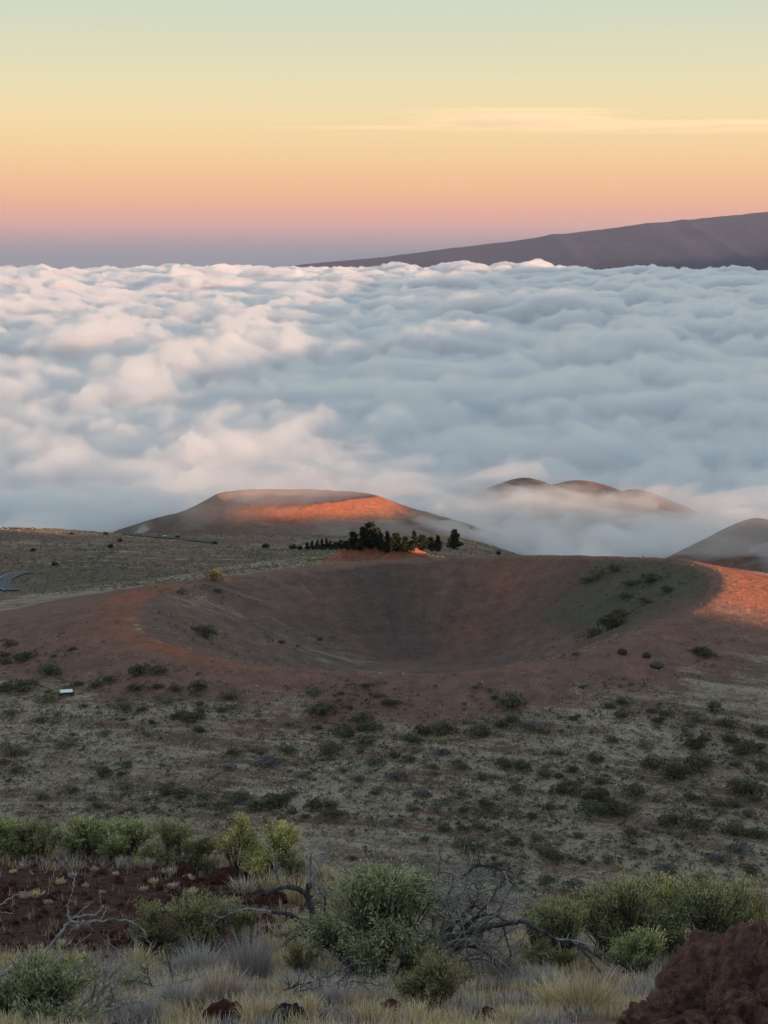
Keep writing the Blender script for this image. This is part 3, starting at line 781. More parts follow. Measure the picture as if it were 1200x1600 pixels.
def far_cover():
    r = np.random.default_rng(9)
    def sample(n, y0, y1, xr=.262):
        # more or less even over the ground
        y = np.sqrt(r.uniform(y0 ** 2, y1 ** 2, n)); x = r.uniform(-xr, xr, n) * y
        return x, y
    X, Y = [], []
    for n, a, b in ((52000, 252, 372), (16000, 372, 440), (26000, 545, 820)):
        x, y = sample(n, a, b); X.append(x); Y.append(y)
    x = np.concatenate(X); y = np.concatenate(Y)
    h, lab, q = height(x, y, True)
    big = fbm(x, y, 60, 4, .55, 91); mid = fbm(x, y, 17, 4, .6, 95); fine = fbm(x, y, 5, 3, .6, 96)
    dist = q['rr'] - q['R0']
    wide = 34 * np.exp(-((np.degrees(q['th']) % 360 - 168) / 34) ** 2)
    pr = np.where(lab == 1, sstep(8, 46, dist - wide + 14 * mid + 10 * big) * .95 + .05, .75)
    pr = np.where((lab == 1) & (q['rho'] < 1), .16 + .35 * (q['rho'] < .35), pr)
    pr = pr * np.clip(.55 + 1.3 * mid + 1.5 * fine, .05, 1.2)
    pr = np.where((lab == 1) & (x > 70), pr * .25, pr)
    keep = (r.random(len(x)) < pr) & (lab < 2)
    x, y, h = x[keep], y[keep], h[keep]; n = len(x); mid = mid[keep]; big = big[keep]
    # tufts: three leaning blades each
    k = 4
    c = np.repeat(np.stack([x, y, h], 1), k, 0)
    s = np.repeat(r.uniform(.35, 1.0, n) * (y / 330) ** .6, k)
    a = r.uniform(0, 6.28, n * k)
    lean = r.uniform(.1, .75, n * k)
    d = np.stack([np.cos(a) * lean, np.sin(a) * lean, np.ones(n * k) * .8], 1)
    sd = np.stack([-np.sin(a), np.cos(a), 0 * a], 1)
    c[:, :2] += r.normal(0, .16, (n * k, 2)); c[:, 2] -= .06
    V = np.stack([c - sd * (s * .22)[:, None], c + sd * (s * .22)[:, None], c + d * (s * .62)[:, None]], 1).reshape(-1, 3)
    F = np.arange(3 * n * k).reshape(-1, 3)
    t = np.repeat(np.clip(.42 + .5 * mid + r.normal(0, .2, n) - .12 * (y > 540), 0, 1), k * 3)
    tag(mesh_np('grass', V, F, M_STRAW, None, False, dict(tint=t)), 'dry straw coloured grass thinly covering the slopes round the crater', kind='stuff')
    # low scrub
    xs, ys = [], []
    for m_, a, b in ((9000, 252, 400), (9000, 550, 820)):
        x, y = sample(m_, a, b); xs.append(x); ys.append(y)
    cl = np.array([hit(a, b, 200)[:2] for a, b, s_, c_ in MIDSHRUBS]); sz = np.array([s_ * .17 for a, b, s_, c_ in MIDSHRUBS])
    kk = r.integers(0, len(cl), 4200); off = r.normal(0, 1, (4200, 2)) * (sz[kk] * .95 + .8)[:, None]
    n0 = sum(len(v) for v in xs)
    xs.append(cl[kk, 0] + off[:, 0] * 1.5); ys.append(cl[kk, 1] + off[:, 1])
    x = np.concatenate(xs); y = np.concatenate(ys)
    h, lab, q = height(x, y, True)
    big = fbm(x, y, 60, 4, .55, 91); mid = fbm(x, y, 17, 4, .6, 95)
    dist = q['rr'] - q['R0']
    wall = (lab == 1) & (q['rho'] < .98) & (q['rho'] > .55)
    th = np.degrees(q['th']); wl = np.exp(-((th - 15) / 34) ** 2)
    pr = np.where(lab == 1, np.where(q['rho'] < 1, 1.1 * wl * wall, sstep(40, 75, dist + 10 * mid) * .6), .55)
    pr = pr * sstep(-.15, .35, mid + .8 * big) + np.where((lab == 0) & (y > 540), 1.3 * np.exp(-((y - 635) / 42) ** 2) * sstep(-.15, .1, mid + .1) * (x < 5), 0)
    pr[n0:] = .8
    keep = (r.random(len(x)) < pr) & (lab < 2)
    x, y, h = x[keep], y[keep], h[keep]; n = len(x); k = 11
    s = r.uniform(.35, 1.15, n) * np.where(y > 540, 1.25, 1)
    u = unit(r.normal(0, 1, (n * k, 3))); u[:, 2] = np.abs(u[:, 2])
    C = np.repeat(np.stack([x, y, h], 1), k, 0) + u * (np.repeat(s, k) * r.uniform(.4, 1, n * k))[:, None] * np.array([.8, .8, .6])
    Vl, Fl, T = leaves(C, u, .42, .34, r, .35, .6)
    tag(mesh_np('undergrowth', Vl, Fl, M_OLIVE, None, False, dict(tint=np.clip(T + np.repeat(r.normal(0, .2, n), k * 4), 0, 1))),
        'low olive scrub scattered over the slopes and the plateau', kind='stuff')
far_cover()

# ------------------------------------------------------------------ trees behind the crater
def tree_meshes(seed, form):
    """Unit-height tree: trunk with limbs, crown of many leaf sprays. Returns (trunk mesh, crown mesh)."""
    r = np.random.default_rng(seed)
    lobes = []
    if form == 'spire':
        for i in range(26):
            f = i / 25; z = .10 + .84 * f; w = .26 * (1 - f) ** .8 + .02
            a = r.uniform(0, 6.28); q = w * r.uniform(.2, .9)
            lobes.append((q * math.cos(a), q * math.sin(a), z, .075 * (1.25 - f)))
    elif form == 'round':
        for i in range(16):
            a = r.uniform(0, 6.28); q = r.uniform(.05, .46)
            lobes.append((q * math.cos(a), q * math.sin(a), r.uniform(.3, .8) - .25 * q, r.uniform(.12, .2)))
    else:
        for i in range(24):
            f = r.random(); z = .16 + .78 * f; w = .25 * math.sin(math.pi * (f * .75 + .2)) + .03
            a = r.uniform(0, 6.28); q = w * r.uniform(.3, 1)
            lobes.append((q * math.cos(a), q * math.sin(a), z, r.uniform(.055, .115) * (1.2 - .5 * f)))
    lb = np.array(lobes); n = 1300
    p = r.integers(0, len(lb), n); u = unit(r.normal(0, 1, (n, 3)))
    C = lb[p, :3] + u * (lb[p, 3] * r.uniform(.3, 1.1, n))[:, None]
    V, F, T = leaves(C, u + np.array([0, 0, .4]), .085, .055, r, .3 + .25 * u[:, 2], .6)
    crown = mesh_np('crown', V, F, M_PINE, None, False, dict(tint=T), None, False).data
    st = [(np.array([[0, 0, -.05], [.01, 0, .3], [-.005, .01, .62], [0, 0, .97 if form != 'round' else .6]]), np.array([.028, .022, .014, .004]))]
    for q in lb[::2]:
        st.append((np.array([[0, 0, q[2] * .75], [q[0] * .5, q[1] * .5, q[2] * .92], [q[0], q[1], q[2]]]), np.array([.010, .007, .003])))
    V, F = tubes(st, 5)
    trunk = mesh_np('trunk', V, F, M_BARK, None, True, None, None, False).data
    return trunk, crown
TREES = {f: [tree_meshes(600 + 10 * i + k, f) for k in range(3)] for i, f in enumerate(('spire', 'round', 'ragged'))}
def tree(px, py, hpx, wpx, form, label, group=None, k=0):
    p = hit(px, py, 470); d = np.linalg.norm(p - CAM); r = random.Random(int(px * 7 + py))
    e = thing('conifer_tree' if form != 'round' else 'round_tree', p, label, 'tree', group)
    H = hpx * d / FPX * 1.04; W = wpx * d / FPX
    w0 = {'spire': .52, 'round': 1.0, 'ragged': .56}[form]
    tr, cr_ = TREES[form][k % 3]
    for nme, me in (('trunk', tr), ('crown', cr_)):
        o = bpy.data.objects.new(nme, me); COL.objects.link(o); o.parent = e
    e.scale = (W / w0, W / w0, H); e.rotation_euler[2] = r.uniform(0, 6.28)
    return e
GR = 'dark trees of the grove behind the crater'
tree(580, 861, 44, 26, 'ragged', 'tallest dark tree of the grove behind the crater rim', GR, 0)
tree(566, 861, 36, 22, 'spire', 'tall dark tree touching the left side of the tallest one in the grove', GR, 1)
tree(552, 860, 27, 18, 'ragged', 'mid height dark tree at the left end of the tall part of the grove', GR, 2)
tree(593, 862, 28, 18, 'ragged', 'dark tree low against the right side of the tallest one in the grove', GR, 2)
tree(605, 863, 32, 20, 'spire', 'bushy dark tree first right of the dip in the grove skyline', GR, 1)
tree(619, 863, 30, 20, 'ragged', 'bushy dark tree second right of the dip in the grove skyline', GR, 0)
tree(633, 863, 24, 18, 'spire', 'shorter dark tree in the middle of the right part of the grove', GR, 2)
tree(647, 862, 30, 18, 'spire', 'slim dark tree rising over the middle of the right part of the grove', GR, 1)
tree(660, 862, 26, 18, 'ragged', 'dark tree second from the right end of the grove', GR, 0)
tree(673, 862, 22, 16, 'ragged', 'short dark tree between the last two taller ones of the grove', GR, 2)
tree(684, 861, 24, 16, 'spire', 'rightmost dark tree of the grove proper', GR, 1)
tree(710, 859, 31, 26, 'spire', 'lone dark conifer with a thin spire standing right of the grove', None, 0)
tree(415, 857, 9, 15, 'round', 'small round dark tree standing alone left of the grove')
tree(779, 868, 9, 9, 'round', 'tiny round dark tree alone on the grass right of the spired conifer')
tree(458, 859, 10, 14, 'round', 'low round dark tree at the left end of the row leading to the grove')
tree(469, 860, 9, 11, 'round', 'low dark tree second from the left in the row leading to the grove')
for i, (x, h) in enumerate(((480, 12), (488, 14), (496, 15), (503, 17), (510, 18), (516, 14))):
    tree(x, 859, h, 9, 'spire', 'thin young conifer in the spiky row left of the tall grove', 'thin conifers of the spiky row', i)
for i, (x, h) in enumerate(((524, 12), (532, 14), (541, 13))):
    tree(x, 859, h, 12, 'ragged', 'short bushy dark tree between the spiky row and the tall grove', 'short trees between row and grove', i)
for x, y, h, w, t_ in ((166, 836, 5, 8, 'tiny dark tree on the plateau skyline left of the far cone'), (173, 857, 8, 11, 'dark round tree alone on the left plateau below the skyline'),
                     (112, 836, 5, 8, 'leftmost tiny dark tree on the plateau skyline'), (188, 847, 6, 9, 'small dark tree between the skyline and the lone round one on the left plateau'),
                     (278, 841, 5, 9, 'tiny dark tree beside the far road under the far cone'), (336, 851, 6, 10, 'small dark tree at the right end of the far road'),
                     (52, 862, 6, 10, 'small dark tree on the far left plateau above the road bend'), (85, 884, 7, 12, 'small dark tree right of the road bend')):
    tree(x, y, h, w, 'round', t_)

# ------------------------------------------------------------------ roads, white panel, far hut, pale rocks
def road(name, label, pts, width, col, edge=None):
    P = np.array([hit(x, y, 500)[:2] for x, y in pts])
    t = np.arange(len(P)); tt = np.linspace(0, len(P) - 1, 20 * len(P))
    # smooth curve through the points
    Q = np.stack([np.interp(tt, t, P[:, i]) for i in (0, 1)], 1)
    for _ in range(14): Q[1:-1] = (Q[:-2] + 2 * Q[1:-1] + Q[2:]) / 4
    T = np.gradient(Q, axis=0); T /= np.linalg.norm(T, axis=1, keepdims=True) + 1e-9
    Nn = np.stack([-T[:, 1], T[:, 0]], 1)
    def strip(nm, o0, o1, dz, mat, parent=None, m=5):
        off = np.linspace(o0, o1, m)
        X = Q[:, None, 0] + Nn[:, None, 0] * off; Y = Q[:, None, 1] + Nn[:, None, 1] * off
        zc = height(Q[:, 0], Q[:, 1])
        Z = np.maximum(height(X, Y), zc[:, None] - .5) + dz
        n, k = X.shape; idx = np.arange(n * k).reshape(n, k)
        F = np.stack([idx[:-1, :-1], idx[:-1, 1:], idx[1:, 1:], idx[1:, :-1]], -1).reshape(-1, 4)
        return mesh_np(nm, np.stack([X, Y, Z], -1).reshape(-1, 3), F, mat, parent)
    m, t_ = new_mat(name + '_asphalt'); g = G(t_)
    c = g.ramp(g.noise(g.pos(), .8, 4, .6), [(.3, tuple(v * .8 for v in col)), (.7, tuple(v * 1.2 for v in col))])
    g.finish(c, .8)
    o = tag(strip('road', -width / 2, width / 2, .45, m), label, kind='structure')
    if edge:
        m2_, t2_ = new_mat('pale_kerb'); g2 = G(t2_)
        g2.finish(g2.ramp(g2.noise(g2.pos(), 2, 3), [(.3, (.36, .37, .38)), (.7, (.5, .51, .52))]), .8)
        strip('kerb', edge[0], edge[1], .62, m2_, o, 2)
road('bend', 'grey asphalt road bending round at the left edge of the plateau', [(46, 895), (36, 896.5), (26, 898.5), (16, 902), (7, 907), (4, 912), (8, 918), (20, 924)], 6.0, (.085, .088, .105), (-3.3, -2.85))
road('far', 'thin far road crossing the plateau below the far cone', [(196, 834.5), (220, 837), (245, 839), (270, 840.5), (300, 844), (335, 848)], 8, (.06, .06, .07))

def bmesh_obj(name, mat, parent, fn, smooth=False):
    bm = bmesh.new(); fn(bm); me = bpy.data.meshes.new(name); bm.to_mesh(me); bm.free()
    me.materials.append(mat); me.polygons.foreach_set('use_smooth', [smooth] * len(me.polygons))
    o = bpy.data.objects.new(name, me); COL.objects.link(o); o.parent = parent
    return o
def bm_box(bm, c, s, bev=0.0):
    v = bmesh.ops.create_cube(bm, size=1)['verts']
    bmesh.ops.scale(bm, vec=s, verts=v); bmesh.ops.translate(bm, vec=c, verts=v)
    if bev:
        ed = list({e for q in v for e in q.link_edges})
        bmesh.ops.bevel(bm, geom=ed, offset=bev, segments=2, affect='EDGES')
M_WHITE, _t = new_mat('white_sheet'); _g = G(_t)
_g.finish(_g.ramp(_g.noise(_g.pos(), 1.5, 4), [(.3, (.66, .68, .67)), (.7, (.78, .80, .79))]), .45, None, .4)
M_POST, _t = new_mat('weathered_post'); _g = G(_t)
_g.finish(_g.ramp(_g.noise(_g.pos(), 6, 4), [(.3, (.05, .045, .04)), (.7, (.09, .08, .07))]), .85)
p = hit(104, 1086, 200)
pan = thing('white_panel', p, 'small flat white panel standing low on the grassy left slope', 'panel')
pan.rotation_euler[2] = math.radians(14)
bmesh_obj('sheet', M_WHITE, pan, lambda bm: bm_box(bm, (0, 0, 1.0), (3.0, 3.2, .10), .02)).rotation_euler = (math.radians(-3), 0, 0)
for sx in (-1.25, 1.25):
    for sy in (-1.3, 1.3):
        bmesh_obj('leg', M_POST, pan, lambda bm: bm_box(bm, (sx, sy, .40), (.12, .12, 1.1), .01))
p = hit(257, 839, 500)
hut = thing('hut', p, 'tiny white hut beside the far road under the far cone', 'hut')
bmesh_obj('wall', M_WHITE, hut, lambda bm: bm_box(bm, (0, 0, .6), (1.5, 1.2, 1.3), .02))
def _roof(bm):
    v = [bm.verts.new(c) for c in ((-.9, -.75, 1.26), (.9, -.75, 1.26), (.9, .75, 1.26), (-.9, .75, 1.26), (-.9, 0, 1.7), (.9, 0, 1.7))]
    for f in ((0, 1, 5, 4), (2, 3, 4, 5), (0, 4, 3), (1, 2, 5), (3, 2, 1, 0)): bm.faces.new([v[i] for i in f])
bmesh_obj('roof', M_POST, hut, _roof)
# ------------------------------------------------------------------ the near hillside
M_SAGE = plant_mat('sage_leaf', (.050, .055, .028), (.140, .150, .078), (.270, .275, .150), .42, .08, gain=2.53)
M_YEL = plant_mat('yellow_green_leaf', (.055, .052, .022), (.145, .136, .056), (.33, .30, .125), .42, .08, gain=2.73)
M_GREEN = plant_mat('green_leaf', (.034, .036, .017), (.086, .089, .042), (.205, .195, .092), .42, .08, gain=3.25)
M_DULL = plant_mat('dull_olive_leaf', (.038, .036, .020), (.088, .082, .042), (.175, .155, .078), .42, .08, gain=3.25)
M_BRUSH = plant_mat('lavender_brush', (.075, .064, .056), (.165, .145, .130), (.285, .255, .235), .1, .1, gain=2.46)
M_PALEBR = plant_mat('pinkish_brush', (.090, .068, .050), (.21, .165, .125), (.36, .29, .23), .1, .1, gain=2.34)
M_YGRASS = plant_mat('yellow_grass', (.16, .120, .060), (.33, .265, .145), (.50, .42, .26), .25, .1, gain=1.82)
M_TWIG = wood_mat('twig_bark', (.050, .043, .038), (.105, .092, .082), (.17, .155, .14))
M_TWIG.name = 'twig_bark'

def bez(a, b, c, n):
    t = np.linspace(0, 1, n)[:, None]
    return (1 - t) ** 2 * a + 2 * t * (1 - t) * b + t ** 2 * c

def leafy_shrub(label, px, py, wpx, hpx, mat, leaf=.055, tips=150, per=34, lobes=8, droop=0.0, seed=0, flat=.9, open_=.25, lean=0.0, wood=None, name='shrub', width=.36, lift=0.0, group=None, dmin=12):
    r = np.random.default_rng(seed)
    p = hit(px, py, dmin, 60); d = np.linalg.norm(p - CAM)
    W = wpx * d / FPX * 1.12; H = hpx * d / FPX * 1.06; D = W * flat
    e = thing(name, p - np.array([0, 0, .06]), label, 'shrub', group)
    # lobe centres over a dome
    lb = []
    for i in range(lobes):
        a = 2 * math.pi * (i + r.uniform(-.3, .3)) / lobes * 1.0; q = r.uniform(.35, .78) if i % 3 else r.uniform(0, .3)
        z = (1 - .75 * q ** 2) * r.uniform(.40, .86) if i % 3 else r.uniform(.66, .82)
        lb.append((q * math.cos(a) * W / 2 + lean * z * H, q * math.sin(a) * D / 2, z * H, r.uniform(.27, .42)))
    lb = np.array(lb)
    pick = r.integers(0, lobes, tips)
    u = unit(r.normal(0, 1, (tips, 3))); u[:, 2] = np.where(r.random(tips) < .55, np.abs(u[:, 2]), u[:, 2])
    T = lb[pick, :3] + u * (lb[pick, 3] * r.uniform(.45, 1.05, tips))[:, None] * np.array([W * .62, D * .62, H * .55])
    T[:, 2] = np.clip(T[:, 2], .06 * H, H * 1.0)
    paths, Ls = [], []
    stems = []
    for i in range(lobes):
        b = np.array([r.normal(0, .05) * W, r.normal(0, .05) * D, 0.0])
        c = lb[i, :3] * np.array([.85, .85, .72])
        m = (b + c) / 2 + np.array([c[0] * .15, c[1] * .15, -.05 * H]) + r.normal(0, .03, 3) * W
        P = bez(b, m, c, 7); stems.append(P)
        paths.append((P, np.linspace(.016, .007, 7) * W * .9))
    for j in range(tips):
        P0 = stems[pick[j]]; k = r.integers(2, 7); a = P0[k]
        t = T[j]; m = (a + t) / 2 + np.array([0, 0, .10 * H]) * r.uniform(-.4, 1) + r.normal(0, .02, 3) * W
        if droop: t = t - np.array([0, 0, droop * H * r.uniform(.3, 1)]); m = m + np.array([0, 0, droop * H * .8])
        P = bez(a, m, t, 6)
        paths.append((P, np.linspace(.0055, .0018, 6) * W * .8))
        s = r.uniform(open_, 1.0, per) ** .8
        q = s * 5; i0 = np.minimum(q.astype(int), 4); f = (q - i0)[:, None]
        C = P[i0] * (1 - f) + P[i0 + 1] * f
        dr = unit(P[i0 + 1] - P[i0])
        C = C + r.normal(0, .011 * W + leaf * .26, (per, 3))
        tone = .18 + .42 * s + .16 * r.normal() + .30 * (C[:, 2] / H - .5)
        Ls.append((C, dr, tone))
    C = np.concatenate([q[0] for q in Ls]); Dr = np.concatenate([q[1] for q in Ls]); tn = np.concatenate([q[2] for q in Ls])
    C[:, 2] = np.maximum(C[:, 2], .01)
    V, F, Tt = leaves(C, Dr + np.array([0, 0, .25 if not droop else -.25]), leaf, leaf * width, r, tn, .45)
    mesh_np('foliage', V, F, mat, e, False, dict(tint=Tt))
    V, F = tubes(paths, 4)
    mesh_np('branches', V, F, wood or M_TWIG, e, True)
    return e

def tuft(label, px, py, wpx, hpx, mat, n=220, name='grass_tuft', cat='grass', seed=0, curve=.5, wide=.011, fan=.8, group=None, dz=.03, dmin=12):
    """A clump of separate bent blades or dry stems."""
    r = np.random.default_rng(seed)
    p = hit(px, py, dmin, 60); d = np.linalg.norm(p - CAM)
    W = wpx * d / FPX; H = hpx * d / FPX
    V, F, T = blades(r, n, W, H, curve, wide, fan)
    o = mesh_np(name, V, F, mat, None, False, dict(tint=T))
    o.location = p - np.array([0, 0, dz])
    return tag(o, label, cat, group)

def blades(r, n, W, H, curve, wide, fan, at=None):
    a = r.uniform(0, 6.283, n); q = r.random(n) ** .5
    base = np.stack([np.cos(a) * q * W * .26, np.sin(a) * q * W * .26, np.zeros(n)], 1)
    if at is not None: base = at
    ln = H * r.uniform(.5, 1.12, n)
    out_ = fan * q * W * .36 * r.uniform(.5, 1.3, n)
    a2 = a + r.normal(0, .5, n)
    dirh = np.stack([np.cos(a2), np.sin(a2), 0 * a], 1)
    ts = np.array([0, .4, .75, 1.0])
    pts = base[:, None] + dirh[:, None] * (out_[:, None] * (ts ** 1.5)[None])[..., None]
    z = ln[:, None] * (ts - curve * .35 * ts ** 3)[None]
    pts = pts + np.stack([0 * z, 0 * z, z], -1)
    pts[:, 1:] += r.normal(0, .02, (n, 3, 3)) * ln[:, None, None]
    side = unit(np.cross(dirh, np.array([0, 0, 1.0])) + r.normal(0, .4, (n, 3)))
    w = wide * r.uniform(.6, 1.4, n)[:, None] * np.array([1, .85, .55, .12])[None]
    A = pts - side[:, None] * w[..., None] * .5; B = pts + side[:, None] * w[..., None] * .5
    V = np.stack([A, B], 2).reshape(n, 8, 3)
    f = np.array([(0, 1, 3, 2), (2, 3, 5, 4), (4, 5, 7, 6)])
    F = (np.arange(n)[:, None, None] * 8 + f[None]).reshape(-1, 4)
    t = np.clip(r.normal(.48, .2, n), 0, 1)
    T = np.clip(t[:, None] + np.array([-.2, -.2, -.05, -.05, .08, .08, .18, .18])[None], 0, 1)
    return V.reshape(-1, 3), F, T.reshape(-1)

# ------------------------------------------------------------------ dead wood
def catmull(P, m):
    P = np.asarray(P, float)
    Q = np.concatenate([[2 * P[0] - P[1]], P, [2 * P[-1] - P[-2]]])
    o = []
    for i in range(1, len(Q) - 2):
        t = np.linspace(0, 1, m, endpoint=False)[:, None]
        a, b, c, d = Q[i - 1], Q[i], Q[i + 1], Q[i + 2]
        o.append(.5 * ((2 * b) + (c - a) * t + (2 * a - 5 * b + 4 * c - d) * t ** 2 + (3 * b - a - 3 * c + d) * t ** 3))
    o.append(P[-1][None]); return np.concatenate(o)

def at_dist(px, py, dist):
    d = pix_dir(px, py)
    return CAM + d / d[1] * dist

def twigs(r, P, R, n, ln, level, out_, up=.25, wig=.18):
    for _ in range(n):
        i = r.integers(max(1, len(P) // 5), len(P) - 1)
        T = unit((P[i] - P[i - 1])[None])[0]
        dv = unit((T * .6 + r.normal(0, .6, 3) + np.array([0, 0, up]))[None])[0]
        l = ln * r.uniform(.5, 1.2); k = 7
        pts = [P[i]]
        for _j in range(k - 1):
            dv = unit((dv + r.normal(0, wig, 3))[None])[0]; pts.append(pts[-1] + dv * l / (k - 1))
        pts = np.array(pts); r0 = min(R[i] * .6, .02 * ln + .004)
        rr = np.linspace(r0, .0022, k)
        out_.append((pts, rr))
        if level > 0: twigs(r, pts, rr, r.integers(2, 4), ln * .5, level - 1, out_, up, wig)

def limb(r, name, px, dist, r0, r1, mat, parent, origin, ntw=8, ltw=.5, level=1, depth=0.0, up=.25, dz=.10, k=6):
    n = len(px)
    dd = dist + np.linspace(0, depth, n) + r.normal(0, dz, n) * np.linspace(0, 1, n)
    P = np.array([at_dist(x, y, q) for (x, y), q in zip(px, dd)])
    P = catmull(P, 6)
    m = len(P)
    P[1:-1] += r.normal(0, .008, (m - 2, 3))
    R = np.linspace(r0, r1, m) * (1 + .10 * r.normal(0, 1, m)).clip(.75, 1.3)
    paths = [(P, R)]
    twigs(r, P, R, ntw, ltw, level, paths, up)
    V1, F1 = tubes(paths[:1], 8); V2, F2 = tubes(paths[1:], 4) if len(paths) > 1 else (np.zeros((0, 3)), np.zeros((0, 4), int))
    V = np.concatenate([V1, V2]) - origin; F = np.concatenate([F1, F2 + len(V1)])
    return mesh_np(name, V, F, mat, parent, True)

def dead_tree():
    r = np.random.default_rng(31)
    o = hit(505, 1490, 15, 60); D = o[1]
    e = thing('dead_tree', o, 'dead tree with a black trunk and bare grey limbs left of the round sage bush', 'dead tree')
    limb(r, 'trunk', [(507, 1496), (499, 1470), (492, 1440), (485, 1410), (482, 1380)], D, .11, .058, M_CHAR, e, o, 3, .3, 0, 0, .1, .03, 10)
    limb(r, 'limb', [(484, 1392), (484, 1362), (486, 1338), (489, 1320)], D, .04, .010, M_DEAD, e, o, 9, .4, 1, .1)
    limb(r, 'limb', [(485, 1402), (470, 1391), (455, 1387), (440, 1387), (420, 1393), (412, 1399)], D, .062, .02, M_CHAR, e, o, 6, .35, 1, -.3)
    limb(r, 'limb', [(441, 1387), (434, 1372), (429, 1355), (426, 1333)], D - .15, .030, .006, M_DEAD, e, o, 9, .35, 1, -.1)
    limb(r, 'limb', [(484, 1378), (496, 1360), (506, 1342), (512, 1330), (525, 1318)], D, .032, .005, M_DEAD, e, o, 12, .45, 1, .3)
    limb(r, 'limb', [(498, 1462), (478, 1447), (458, 1432), (440, 1427), (424, 1425)], D, .062, .03, M_CHAR, e, o, 9, .4, 1, -.4, -.1)
    limb(r, 'limb', [(425, 1425), (400, 1422), (384, 1420), (360, 1427), (346, 1433), (331, 1429)], D - .4, .026, .006, M_DEAD, e, o, 10, .35, 1, -.3)
    limb(r, 'limb', [(359, 1427), (354, 1417), (357, 1407)], D - .6, .013, .005, M_DEAD, e, o, 4, .2, 0, 0)
    limb(r, 'limb', [(494, 1450), (506, 1428), (508, 1405), (500, 1396)], D + .2, .03, .008, M_CHAR, e, o, 10, .3, 1, .2)
    limb(r, 'limb', [(500, 1475), (470, 1462), (452, 1468), (440, 1480)], D - .1, .025, .005, M_CHAR, e, o, 14, .35, 1, -.4, -.2)
dead_tree()

def dead_heap():
    r = np.random.default_rng(37)
    o = hit(700, 1522, 15, 60); D = o[1]
    e = thing('dead_bush', o, 'collapsed tangle of bare grey branches right of the round sage bush', 'dead bush')
    main = [[(668, 1500), (690, 1450), (700, 1400), (712, 1365)], [(670, 1498), (700, 1440), (725, 1390), (735, 1352), (741, 1338)], [(672, 1500), (715, 1440), (745, 1395), (752, 1365), (750, 1342)],
            [(680, 1500), (730, 1450), (770, 1400), (790, 1375), (812, 1392)], [(672, 1490), (676, 1440), (668, 1400), (655, 1372), (640, 1350)], [(690, 1500), (740, 1455), (790, 1420), (818, 1410)],
            [(720, 1372), (745, 1352), (770, 1355), (795, 1368), (812, 1390)], [(700, 1500), (740, 1470), (770, 1478), (800, 1505), (822, 1530)], [(700, 1510), (750, 1490), (790, 1510), (815, 1545), (838, 1565)],
            [(690, 1510), (720, 1480), (760, 1490), (785, 1530), (790, 1560)], [(660, 1370), (690, 1362), (715, 1368), (735, 1385)], [(684, 1368), (688, 1345), (686, 1330)], [(690, 1460), (725, 1430), (748, 1400), (740, 1378)],
            [(660, 1505), (690, 1478), (730, 1468), (765, 1480)], [(720, 1500), (765, 1500), (800, 1530), (835, 1538)], [(705, 1480), (735, 1438), (770, 1430), (800, 1445)]]
    for i, q in enumerate(main):
        limb(r, 'branch', q, D + r.uniform(-.5, .5), .026, .006, M_DEAD if i % 3 else M_CHAR, e, o, 15, .48, 1, r.uniform(-.5, .5), .05, .12, 5)
    # the springy twigs that fill the heap
    ps = []
    for _ in range(340):
        a = at_dist(r.uniform(650, 800), r.uniform(1370, 1550), D + r.uniform(-.6, .6)); dv = unit(r.normal(0, 1, (1, 3)))[0] * np.array([1, .7, .7]); pts = [a]
        for _k in range(7): dv = unit((dv + r.normal(0, .22, 3))[None])[0]; pts.append(pts[-1] + dv * r.uniform(.06, .15))
        ps.append((np.array(pts), np.linspace(.011, .003, 8)))
    V, F = tubes(ps, 4)
    tag(mesh_np('twigs', V - o, F, M_DEAD, e), kind='stuff')
    o2 = hit(690, 1500, 15, 60)
    e2 = thing('fallen_limb', o2, 'long dark forked limb reaching right from the dead tangle towards the lava boulder', 'dead branch')
    limb(r, 'limb', [(692, 1470), (735, 1456), (770, 1447), (800, 1442), (818, 1440), (840, 1452), (870, 1466), (905, 1478), (935, 1496), (958, 1515)], D - .5, .055, .012, M_CHAR, e2, o2, 12, .45, 1, -.6, 0)
    limb(r, 'limb', [(905, 1478), (925, 1502), (945, 1525), (962, 1536), (978, 1540)], D - 1.0, .02, .005, M_CHAR, e2, o2, 7, .3, 1, -.3, -.2)
    limb(r, 'limb', [(868, 1466), (900, 1470), (930, 1480), (955, 1502)], D - .9, .022, .005, M_DEAD, e2, o2, 7, .3, 1, 0, -.1)
    limb(r, 'limb', [(785, 1445), (792, 1470), (798, 1490), (795, 1502)], D - .6, .02, .005, M_CHAR, e2, o2, 5, .3, 1, 0, -.2)
dead_heap()

